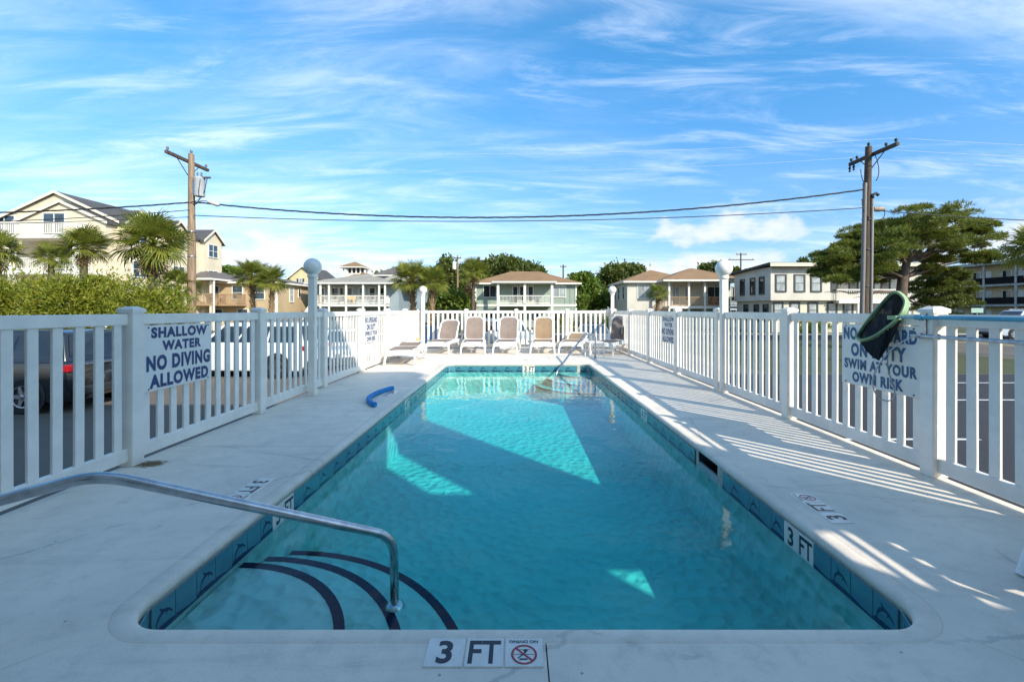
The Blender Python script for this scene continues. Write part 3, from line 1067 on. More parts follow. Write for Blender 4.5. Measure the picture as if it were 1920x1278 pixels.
def lounger(label, x, y, rz, back_deg, sling=None, tilt=0.0):
    """resin lounger; local y runs from foot (0) to head, z up"""
    sling = sling or sling_m
    t = thing('sun_lounger', label, 'sun lounger', (x, y, 0), rz, 'white resin sun loungers with taupe slings')
    W, SH, HY = 0.68, 0.36, 1.12
    # side frame: two deep rails joined by an arched foot apron
    fr = MB()
    for s in (-1, 1):
        xx = s * (W / 2 - 0.03)
        path = [(xx, 0.06, SH - 0.03), (xx, 0.5, SH), (xx, 1.0, SH), (xx, 1.55, SH - 0.01), (xx, 1.86, SH - 0.04)]
        for dz in (0.0, -0.05):
            fr.tube([(p[0], p[1], p[2] + dz) for p in path], 0.031, 8)
    ap = [(-W / 2 + 0.03, 0.06, SH - 0.04), (-W / 4, 0.02, SH - 0.02), (0, 0.005, SH - 0.015), (W / 4, 0.02, SH - 0.02), (W / 2 - 0.03, 0.06, SH - 0.04)]
    for dz in (0.0, -0.045, -0.08):
        fr.tube([(p[0], p[1], p[2] + dz) for p in ap], 0.03, 8)
    fr.tube([(-W / 2 + 0.03, HY + 0.05, SH - 0.03), (W / 2 - 0.03, HY + 0.05, SH - 0.03)], 0.025, 8)
    fr.tube([(-W / 2 + 0.03, 1.86, SH - 0.05), (W / 2 - 0.03, 1.86, SH - 0.05)], 0.03, 8)
    fr.build('frame', resin, t, smooth=50)
    for s in (-1, 1):
        xx = s * (W / 2 - 0.02)
        for (ya, yb, yc) in ((0.07, 0.01, -0.02), (1.50, 1.60, 1.70)):
            g_ = MB()
            g_.tube([(xx, ya, SH - 0.05), (xx + s * 0.035, yb, SH * 0.5), (xx + s * 0.05, yc, 0.0)], [0.042, 0.030, 0.024], 8)
            g_.build('leg', resin, t, smooth=50)
        q_ = MB()
        q_.tube([(xx, 1.18, SH - 0.06), (xx + s * 0.02, 1.30, SH * 0.5), (xx + s * 0.03, 1.60, 0.03)], [0.035, 0.024, 0.02], 8)
        q_.build('brace', resin, t, smooth=50)
    # seat sling: sagging sheet with thickness
    sg = MB()
    nx, ny = 8, 8
    sw_ = W - 0.13
    for side in (0, 1):
        vs = []
        for j in range(ny + 1):
            v = j / ny
            for i in range(nx + 1):
                u = i / nx * 2 - 1
                xx = u * sw_ / 2
                yy = 0.055 + v * (HY - 0.06) + (0.03 * u * u if j == 0 else 0)
                zz = SH + 0.018 - 0.03 * (1 - u * u) * math.sin(math.pi * min(1, v * 1.1)) + 0.02 * math.sin(v * 3.0) - side * 0.008
                vs.append((xx, yy, zz))
        sg.add(vs, [(j * (nx + 1) + i, j * (nx + 1) + i + 1, (j + 1) * (nx + 1) + i + 1, (j + 1) * (nx + 1) + i) for j in range(ny) for i in range(nx)])
    sg.build('seat_sling', sling, t, smooth=True, fix=False)
    # backrest: rounded frame and curved sling, hinged at HY
    a = R(back_deg)
    BW, BH = 0.60, 0.80
    Mb = Matrix.Translation((0, HY - 0.02, SH + 0.01)) @ Matrix.Rotation(a, 4, 'X')
    loop = rounded_loop(BW, BH, 0.17)

    def bend(px_, py_):
        return Vector((px_, py_, 0.035 * math.sin(math.pi * py_ / BH) - 0.02 * (1 - (2 * px_ / BW) ** 2)))
    bf_ = MB()
    bf_.tube([bend(*p) for p in loop], 0.028, 8, closed=True)
    bf_.xform(Mb)
    bk = bf_.build('back_frame', resin, t, smooth=True)
    bs = MB()
    ny = 10
    vs = []
    for j in range(ny + 1):
        py_ = 0.02 + (BH - 0.04) * j / ny
        r_ = 0.17
        hw = BW / 2 - 0.012
        if py_ > BH - r_:
            hw = BW / 2 - r_ + math.sqrt(max(0, r_ ** 2 - (py_ - BH + r_) ** 2)) - 0.012
        for i in range(9):
            u = i / 8 * 2 - 1
            p = bend(u * hw, py_)
            vs.append((p.x, p.y, p.z + 0.004 * math.sin(u * 9)))
    bs.add(vs, [(j * 9 + i, j * 9 + i + 1, (j + 1) * 9 + i + 1, (j + 1) * 9 + i) for j in range(ny) for i in range(8)])
    bs.add([(v[0], v[1], v[2] - 0.008) for v in vs], [(j * 9 + i, j * 9 + i + 1, (j + 1) * 9 + i + 1, (j + 1) * 9 + i) for j in range(ny) for i in range(8)])
    bs.xform(Mb)
    bs.build('back_sling', sling, t, smooth=True, fix=False)
    # prop bar under the backrest
    pb = MB()
    top = Mb @ Vector((0, BH * 0.45, -0.03))
    for s in (-1, 1):
        pb.tube([(s * 0.26, top.y, top.z), (s * 0.27, min(1.80, top.y + 0.12), SH - 0.02)], 0.014, 6)
    pb.build('prop_bar', resin, t, smooth=True)
    return t


DL = 13.75
lounger('lounger with slanted back in the corner under the small sunlit globe lamp', (822 - CXP) * 14.0 / FPX, DL, R(-7), 52)
lounger('upright taupe lounger next to the corner lounger in the back row', (888 - CXP) * 14.0 / FPX, DL, R(3), 66)
lounger('upright taupe lounger in the middle of the back row', (947 - CXP) * 14.0 / FPX, DL, R(-4), 66)
lounger('upright lounger with ochre sling between taupe lounger and flat one', (1016 - CXP) * 14.0 / FPX, DL, R(-5), 64, sling_o)
lounger('reclined lounger with ochre sling behind the far steel rail', (1068 - CXP) * 14.0 / FPX, DL, R(-16), 14, sling_o)
lounger('folded flat white lounger beside the left fence lifeguard sign', -2.80, 10.95, R(3), 6)
lounger('upright dark lounger in fence shade in the back right corner', 2.55, 13.55, R(-38), 74)

# low white side table next to the shaded lounger
tb = thing('side_table', 'low white resin side table in shade beside the dark lounger', 'table', (2.25, 13.1, 0), R(10))
MB().bbox(-0.22, 0.22, -0.22, 0.22, 0.40, 0.43, 0.008).build('table_top', resin, tb)
for sx in (-1, 1):
    for sy in (-1, 1):
        MB().tube([(sx * 0.19, sy * 0.19, 0.41), (sx * 0.21, sy * 0.21, 0.0)], [0.022, 0.017], 8).build('leg', resin, tb, smooth=50)

# small electrical boxes on the fence
o = MB().bbox(-0.06, 0.06, -0.04, 0.04, 0, 0.24, 0.008).build('timer_box', mat('box_dark', (0.05, 0.05, 0.05), rough=0.5, var=0.2), None)
o.location = (FXR - 0.07, 14.35, 0.55)
tag(o, 'small dark electrical box on fence post beside the shaded lounger', 'electrical box')
o = MB().bbox(-0.07, 0.07, -0.05, 0.05, 0, 0.20, 0.008).build('outlet_box', mat('box_tan', (0.50, 0.38, 0.20), rough=0.6, var=0.25), None)
o.location = (-3.21, 14.9, 0.22)
tag(o, 'tan outlet box low on the fence behind the flat lounger', 'electrical box')

# ------------------------------------------------------------------ foam noodle
nd_m = mat('foam_blue', (0.010, 0.22, 0.56), rough=0.75, var=0.2, scale=10, bump=0.3, bscale=150)
pts = [(-1.775, 7.52), (-1.90, 7.42), (-2.03, 7.25), (-2.115, 7.05), (-2.14, 6.86), (-2.11, 6.66), (-2.03, 6.47), (-1.99, 6.40)]
pts = [P(736, 731, 1), P(722, 735, 1), P(706, 741, 1), P(694, 748, 1), P(691, 753, 1), P(694, 758, 1), P(699, 762, 1), P(704, 763, 1)]
pp = []
for q in pts:
    k = HC / (HC - q.z)
    pp.append((q.x * k, k, 0.036))
sm = []
for i in range(len(pp) - 1):
    for s in range(4):
        f = s / 4
        p0, p1, p2, p3 = [Vector(pp[max(0, min(len(pp) - 1, i + o_))]) for o_ in (-1, 0, 1, 2)]
        sm.append(0.5 * ((2 * p1) + (p2 - p0) * f + (2 * p0 - 5 * p1 + 4 * p2 - p3) * f * f + (3 * p1 - p0 - 3 * p2 + p3) * f ** 3))
sm.append(Vector(pp[-1]))
nd = MB().tube(sm, 0.036, 16)
c0 = Vector((sm[0].x, sm[0].y, 0))
nd.xform(Matrix.Translation(-c0))
o = nd.build('pool_noodle', nd_m, None, smooth=60)
o.location = c0
tag(o, 'bent blue foam pool noodle lying on the deck', 'pool noodle')

# ------------------------------------------------------------------ pool net on its pole, and the life hook below it
frame_m = mat('net_frame_green', (0.34, 0.46, 0.22), rough=0.5, col2=(0.20, 0.34, 0.20), scale=6)
mesh_m, k, out = nodes_mat('net_mesh')
tcn = k.n('ShaderNodeTexCoord')
nz = k.n('ShaderNodeTexNoise', Vector=tcn.outputs['Object'], Scale=10.0, Detail=3.0)
b_ = k.n('ShaderNodeBsdfPrincipled', Roughness=0.8, Base_Color=(0.012, 0.012, 0.014))
tr = k.n('ShaderNodeBsdfTransparent')
mx = k.n('ShaderNodeMixShader', Fac=k.m('MULTIPLY_ADD', k.ramp(nz.outputs[0], 0.35, 0.7), -0.05, 1.0))
k.t.links.new(tr.outputs[0], mx.inputs[1])
k.t.links.new(b_.outputs[0], mx.inputs[2])
k.t.links.new(mx.outputs[0], out.inputs[0])
pole_blue = mat('pole_blue', (0.05, 0.25, 0.36), rough=0.3, col2=(0.08, 0.33, 0.44), scale=4, metal=0.4)
net = thing('pool_net', 'green framed leaf net with black mesh on a blue telescopic pole', 'pool net', (3.18, 3.85, 0))
Mn = Matrix.Translation((-3.18, -3.85, 0))
zP = 1.285
MB().tube([(3.275, -1.1, zP - 0.01), (3.275, 3.72, zP)], 0.0155, 14).xform(Mn).build('pole', pole_blue, net, smooth=60)
MB().tube([(3.275, 3.70, zP), (3.26, 3.92, zP)], 0.0125, 14).xform(Mn).build('pole_tip', mat('pole_tip', (0.25, 0.42, 0.47), rough=0.3, metal=0.5, var=0.1), net, smooth=60)
MB().tube([(3.275, 3.66, zP), (3.275, 3.73, zP)], 0.020, 14).xform(Mn).build('pole_lock', pole_blue, net, smooth=60)
# frame: an oval mouth, tilted; corners taken from where it hangs over the fence
ctrl = [P(1692, 590, 3.95), P(1700, 566, 3.98), P(1688, 551, 4.02), P(1674, 551, 4.06), P(1655, 570, 4.14), P(1630, 600, 4.22), P(1612, 626, 4.28), P(1609, 634, 4.26), P(1618, 638, 4.2), P(1640, 632, 4.12), P(1668, 614, 4.03)]
nC = len(ctrl)
loop = []
for i in range(nC):
    p0, p1, p2, p3 = ctrl[i - 1], ctrl[i], ctrl[(i + 1) % nC], ctrl[(i + 2) % nC]
    for s in range(5):
        f = s / 5
        loop.append(0.5 * ((2 * p1) + (p2 - p0) * f + (2 * p0 - 5 * p1 + 4 * p2 - p3) * f * f + (3 * p1 - p0 - 3 * p2 + p3) * f ** 3))
fb = MB()
nL = len(loop)
cen = sum(loop, Vector()) / nL
nor = sum(((loop[i] - cen).cross(loop[(i + 1) % nL] - cen) for i in range(nL)), Vector()).normalized()
vs, fs = [], []
for i, p in enumerate(loop):
    rad = (p - cen).normalized()
    for (a, b2) in ((0.006, -0.030), (0.016, 0.0), (0.006, 0.030), (-0.010, 0.030), (-0.010, -0.030)):
        vs.append(p + rad * a + nor * b2)
for i in range(nL):
    for kk in range(5):
        j, l = (i + 1) % nL, (kk + 1) % 5
        fs.append((i * 5 + kk, i * 5 + l, j * 5 + l, j * 5 + kk))
fb.add(vs, fs)
fb.xform(Mn).build('rim', frame_m, net, smooth=40)
bag = MB()
tip = P(1648, 676, 4.02)
lv = 9
vs = []
for j in range(lv + 1):
    f = j / lv
    drop = f ** 0.85
    for i, p in enumerate(loop):
        q = p.lerp(tip, f ** 1.15)
        wob = 0.012 * math.sin(i * 1.3 + j * 2.1) * f * (1 - f) * 4
        vs.append(q + Vector((wob, wob * 0.6, -0.03 * math.sin(math.pi * f))))
bag.add(vs, [(j * nL + i, j * nL + (i + 1) % nL, (j + 1) * nL + (i + 1) % nL, (j + 1) * nL + i) for j in range(lv) for i in range(nL)])
bag.xform(Mn).build('mesh_bag', mesh_m, net, smooth=True, fix=False)
MB().box(3.235, 3.285, 3.88, 3.97, zP - 0.022, zP + 0.012).xform(Mn).build('socket', frame_m, net)

hook = thing('life_hook', 'grey aluminium rescue hook with a wide loop below the blue pole', 'rescue hook', (3.27, 3.6, 0))
Mh = Matrix.Translation((-3.27, -3.6, 0))
zH = 1.135
MB().tube([(3.285, -1.1, zH - 0.01), (3.285, 3.78, zH)], 0.0145, 12).xform(Mh).build('pole', alu, hook, smooth=60)
lp = [Vector((3.285, 3.74, zH)), P(1727, 626, 3.70), P(1700, 636, 3.82), P(1672, 655, 3.92), P(1650, 680, 4.0), P(1638, 705, 4.05), P(1637, 725, 4.08), P(1645, 742, 4.08), P(1660, 751, 4.04), P(1674, 748, 4.0), P(1678, 738, 3.98), P(1672, 715, 3.98), P(1665, 690, 3.98), P(1664, 668, 3.97)]
sm = []
for i in range(len(lp) - 1):
    p0, p1, p2, p3 = [lp[max(0, min(len(lp) - 1, i + o_))] for o_ in (-1, 0, 1, 2)]
    for s in range(4):
        f = s / 4
        sm.append(0.5 * ((2 * p1) + (p2 - p0) * f + (2 * p0 - 5 * p1 + 4 * p2 - p3) * f * f + (3 * p1 - p0 - 3 * p2 + p3) * f ** 3))
MB().tube(sm, 0.006, 8).xform(Mh).build('loop', alu, hook, smooth=True)
for yy in (3.55, 3.70):
    MB().lathe([(0.0, -0.012), (0.024, -0.012), (0.024, 0.012), (0.0, 0.012)], 12, 'x', (3.285, yy, zH)).xform(Mh).build('clamp', alu, hook, smooth=40)
# pole hanger on the near post
hg = thing('pole_hanger', 'steel hanger plate on the near right post holding both poles', 'bracket', (3.325, 3.70, 1.12))
MB().box(-0.004, 0.006, -0.012, 0.012, 0.0, 0.21).build('plate', alu, hg)
for zz in (0.0, 0.15):
    MB().tube([(0.0, 0, zz + 0.0), (-0.045, 0, zz - 0.008), (-0.07, 0, zz + 0.02)], 0.005, 8).build('prong', alu, hg, smooth=True)

# ------------------------------------------------------------------ white pipe chair at the right edge
pv = thing('pipe_chair', 'white plastic pipe chair standing on the deck beside the pool corner', 'chair', (2.66, 2.1, 0), 0)
for nm, pth in (('leg', [(-0.08, 0.20, 0.0), (0.10, 0.20, 0.52)]), ('leg', [(-0.06, -0.45, 0.0), (0.10, -0.45, 0.52)]),
                ('leg', [(0.72, 0.20, 0.0), (0.52, 0.20, 0.52)]), ('leg', [(0.72, -0.45, 0.0), (0.52, -0.45, 0.52)])):
    MB().tube(pth, 0.042, 14).build(nm, resin, pv, smooth=60)
MB().tube(smooth_path([(0.10, 0.20, 0.50), (0.10, -0.45, 0.50), (0.56, -0.45, 0.50), (0.56, 0.20, 0.50), (0.10, 0.20, 0.50)], 0.05), 0.036, 12).build('seat_frame', resin, pv, smooth=60)
MB().bbox(0.12, 0.54, -0.43, 0.18, 0.49, 0.515, 0.006).build('seat', sling_m, pv)
MB().tube(smooth_path([(0.56, 0.20, 0.50), (0.75, 0.20, 0.85), (0.75, -0.45, 0.85), (0.56, -0.45, 0.50)], 0.08), 0.034, 12).build('back_frame', resin, pv, smooth=60)

# ================================================================== cars


def car(name, label, L, W, H, paint, loc, rz, style='suv', group='parked cars'):
    """local x forward (nose at +L/2), z from the ground"""
    t = thing(name, label, 'car', loc, rz, group)
    hw = W / 2
    gh = 0.28                       # sill height
    if style == 'suv':
        belt, top = 0.62 * H, H
        low = [(-L / 2, gh + 0.12), (-L / 2 + 0.05, belt - 0.05), (-L / 2 + 0.10, belt), (L * 0.22, belt), (L * 0.36, belt - 0.06), (L / 2 - 0.10, belt - 0.20), (L / 2, belt - 0.45), (L / 2 - 0.02, gh + 0.05), (L / 2 - 0.2, gh - 0.04), (-L / 2 + 0.2, gh - 0.04)]
        cab = [(-L / 2 + 0.08, belt - 0.02), (-L / 2 + 0.30, top - 0.06), (-L / 2 + 0.55, top), (L * 0.05, top), (L * 0.12, top - 0.04), (L * 0.27, belt - 0.02)]
    else:
        belt, top = 0.62 * H, H
        low = [(-L / 2, gh + 0.15), (-L / 2 + 0.03, belt - 0.02), (-L / 2 + 0.15, belt + 0.03), (-L * 0.28, belt + 0.05), (L * 0.20, belt), (L / 2 - 0.25, belt - 0.12), (L / 2 - 0.03, belt - 0.32), (L / 2, gh + 0.1), (L / 2 - 0.15, gh - 0.06), (-L / 2 + 0.2, gh - 0.06)]
        cab = [(-L * 0.40, belt + 0.02), (-L * 0.24, top - 0.04), (-L * 0.14, top), (L * 0.04, top - 0.02), (L * 0.24, belt - 0.02)]

    def loft(prof, w0, w1, zlo, zhi, bev):
        bm = bmesh.new()
        sides = []
        for s in (-1, 1):
            vs_ = []
            for (x, z) in prof:
                f = 0 if zhi == zlo else max(0, min(1, (z - zlo) / (zhi - zlo)))
                vs_.append(bm.verts.new((x, s * (w0 + (w1 - w0) * f), z)))
            sides.append(vs_)
        n_ = len(prof)
        bm.faces.new(sides[0])
        bm.faces.new(sides[1][::-1])
        for i in range(n_):
            bm.faces.new((sides[0][i], sides[1][i], sides[1][(i + 1) % n_], sides[0][(i + 1) % n_]))
        bmesh.ops.recalc_face_normals(bm, faces=bm.faces[:])
        bmesh.ops.bevel(bm, geom=bm.edges[:], offset=bev, segments=3, profile=0.6, affect='EDGES', clamp_overlap=True)
        bm.verts.index_update()
        q = MB()
        q.add([v.co for v in bm.verts], [[v.index for v in f.verts] for f in bm.faces])
        bm.free()
        return q
    q = loft(low, hw, hw, 0, 1, 0.07)
    q2 = loft(cab, hw - 0.03, hw - 0.22, belt, top, 0.06)
    q.add(q2.v, q2.f)
    q.build('body', paint, t, smooth=35)
    # side glass
    for s in (-1, 1):
        xs = [p[0] for p in cab]
        xa, xb = cab[0][0], cab[-1][0]
        ta, tb_ = cab[1][0] + 0.05, cab[-2][0]
        zb, zt = belt + 0.05, top - 0.12
        ncut = 3 if style == 'suv' else 2

        def edge(f, up):
            lo_ = xa + 0.16 + (xb - 0.22 - xa - 0.16) * f
            hi_ = ta + 0.05 + (tb_ - 0.05 - ta - 0.05) * f
            return hi_ if up else lo_
        for c in range(ncut):
            f0, f1 = c / ncut + 0.012, (c + 1) / ncut - 0.012

            def yy(z):
                f = (z - belt) / (top - belt)
                return s * (hw - 0.03 + (-0.19) * f + 0.006)
            w_ = MB().add([(edge(f0, 0), yy(zb), zb), (edge(f1, 0), yy(zb), zb), (edge(f1, 1), yy(zt), zt), (edge(f0, 1), yy(zt), zt)], [(0, 1, 2, 3)])
            w_.build('side_window', dark_glass, t, fix=False)
        MB().box(L * 0.21, L * 0.21 + 0.12, s * (hw + 0.01), s * (hw + 0.18), belt + 0.02, belt + 0.16).build('mirror', paint, t)
    # windscreen and rear glass sit just off the sloped ends
    for (p, q_, sg) in ((cab[-1], cab[-2], 1), (cab[0], cab[1], -1)):
        a = Vector((p[0], p[1])).lerp(Vector((q_[0], q_[1])), 0.18)
        b2 = Vector((p[0], p[1])).lerp(Vector((q_[0], q_[1])), 0.92)
        nrm = Vector((abs(q_[1] - p[1]), abs(q_[0] - p[0]))).normalized() * 0.012
        a, b2 = a + Vector((sg * nrm.x, nrm.y)), b2 + Vector((sg * nrm.x, nrm.y))
        MB().add([(a.x, -hw + 0.16, a.y), (a.x, hw - 0.16, a.y), (b2.x, hw - 0.30, b2.y), (b2.x, -hw + 0.30, b2.y)], [(0, 1, 2, 3)]).build('windscreen' if sg > 0 else 'rear_window', blue_glass if sg > 0 else dark_glass, t, fix=False)
    # wheels with arches
    wr = 0.39 if style == 'suv' else 0.33
    for s in (-1, 1):
        for xw in (-L * 0.5 + 0.95, L * 0.5 - 0.93):
            MB().lathe([(0.0, 0.0), (wr + 0.075, 0.0), (wr + 0.075, 0.012), (wr + 0.03, 0.02), (0.0, 0.02)], 24, 'y', (xw, s * (hw + 0.002) - (0.02 if s < 0 else 0.0), wr)).build('wheel_arch', black_trim, t, smooth=40)
            wh = MB().lathe([(wr * 0.62, -0.10), (wr * 0.92, -0.11), (wr, -0.07), (wr, 0.07), (wr * 0.92, 0.11), (wr * 0.62, 0.10)], 28, 'y', (xw, s * (hw - 0.05), wr)).build('wheel', rubber, t, smooth=40)
            rm = MB()
            yo = s * (hw + 0.035)
            rm.lathe([(wr * 0.63, -0.02), (wr * 0.63, 0.02), (wr * 0.56, 0.015), (wr * 0.56, -0.02)], 28, 'y', (xw, yo, wr))
            for kk in range(5):
                an = 2 * math.pi * kk / 5
                c_, s_ = math.cos(an), math.sin(an)
                pts_ = [(wr * 0.06, -0.05), (wr * 0.58, -0.035), (wr * 0.58, 0.035), (wr * 0.06, 0.05)]
                vs_ = [(xw + c_ * u - s_ * v, yo + d_, wr + s_ * u + c_ * v) for d_ in (-0.015, 0.015) for (u, v) in pts_]
                rm.add(vs_, [(0, 1, 2, 3), (4, 5, 6, 7), (0, 1, 5, 4), (1, 2, 6, 5), (2, 3, 7, 6), (3, 0, 4, 7)])
            rm.lathe([(0.0, 0.03), (wr * 0.14, 0.02), (wr * 0.14, -0.02), (0.0, -0.02)], 14, 'y', (xw, yo, wr))
            rm.build('rim', alu, wh, smooth=40)
    for s in (-1, 1):
        z0 = belt - 0.22
        MB().bbox(-L / 2 - 0.012, -L / 2 + 0.20, s * hw - 0.16 if s > 0 else s * hw - 0.012, s * hw + 0.012 if s > 0 else s * hw + 0.16, z0, z0 + 0.16, 0.02).build('tail_light', mat('tail_red', (0.35, 0.01, 0.015), rough=0.2, var=0.2), t)
        MB().bbox(L / 2 - 0.16, L / 2 + 0.0, s * hw * 0.62 - 0.16, s * hw * 0.62 + 0.16, belt - 0.40, belt - 0.26, 0.02).build('headlight', pale_glass, t)
    MB().bbox(-L / 2 - 0.07, -L / 2 + 0.1, -hw + 0.08, hw - 0.08, gh + 0.08, gh + 0.28, 0.03).build('rear_bumper', black_trim, t)
    MB().bbox(L / 2 - 0.12, L / 2 + 0.05, -hw + 0.08, hw - 0.08, gh + 0.0, gh + 0.22, 0.03).build('front_bumper', black_trim, t)
    MB().bbox(-L / 2 - 0.005, -L / 2 + 0.06, -hw * 0.55, hw * 0.55, belt - 0.10, belt - 0.055, 0.01).build('chrome_strip', alu, t)
    MB().box(-L / 2 + 0.5, L / 2 - 0.5, -hw + 0.10, hw - 0.10, 0.20, gh + 0.05).build('underbody', black_trim, t)
    if style == 'suv':
        for s in (-1, 1):
            MB().tube([(-L / 2 + 0.6, s * (hw - 0.30), H + 0.015), (-L / 2 + 0.7, s * (hw - 0.29), H + 0.05), (L * 0.02, s * (hw - 0.29), H + 0.05), (L * 0.06, s * (hw - 0.30), H + 0.01)], 0.018, 6).build('roof_rail', alu, t, smooth=True)
    return t


paint_black = mat('paint_black', (0.012, 0.013, 0.016), rough=0.15, coat=1.0, var=0.2, scale=2)
paint_wht = mat('paint_white', (0.75, 0.75, 0.74), rough=0.2, coat=0.8, var=0.04, scale=2)
paint_blue = mat('paint_blue', (0.02, 0.06, 0.16), rough=0.2, coat=0.8, var=0.1, scale=2)
paint_grey = mat('paint_grey', (0.16, 0.17, 0.18), rough=0.2, coat=0.8, var=0.1, scale=2)
car('parked_car', 'black sport utility car with red tail light behind the near left fence', 4.8, 1.92, 1.83, paint_black, (-12.25, 10.95, GZ), R(180))
car('parked_car', 'white sport utility car behind the left fence beside the shaded lamp', 4.8, 1.92, 1.85, paint_wht, (-9.35, 16.2, GZ), R(176))
car('parked_car', 'white sedan with blue windscreen behind the shaded globe lamp', 4.6, 1.82, 1.46, paint_wht, (-7.3, 19.2, GZ), R(-60), 'sedan')
car('parked_car', 'white sport utility car behind the back fence and taupe loungers', 4.7, 1.92, 1.80, paint_wht, (-0.6, 23.5, GZ), R(-72))
car('parked_car', 'dark blue sedan behind the back fence at its left end', 4.6, 1.82, 1.46, paint_blue, (-4.6, 24.0, GZ), R(-88), 'sedan')
car('parked_car', 'grey sedan behind the back fence at its right end', 4.6, 1.82, 1.46, paint_grey, (4.4, 26.0, GZ), R(-95), 'sedan')
car('parked_car', 'pale silver van roof showing over the right fence', 5.2, 2.0, 2.25, mat('paint_silver', (0.45, 0.50, 0.56), rough=0.2, coat=0.8, var=0.05), (40.5, 36.5, GZ), R(180))

# ================================================================== houses


def xf(parent_loc):
    return Matrix.Translation((-parent_loc[0], -parent_loc[1], -parent_loc[2]))


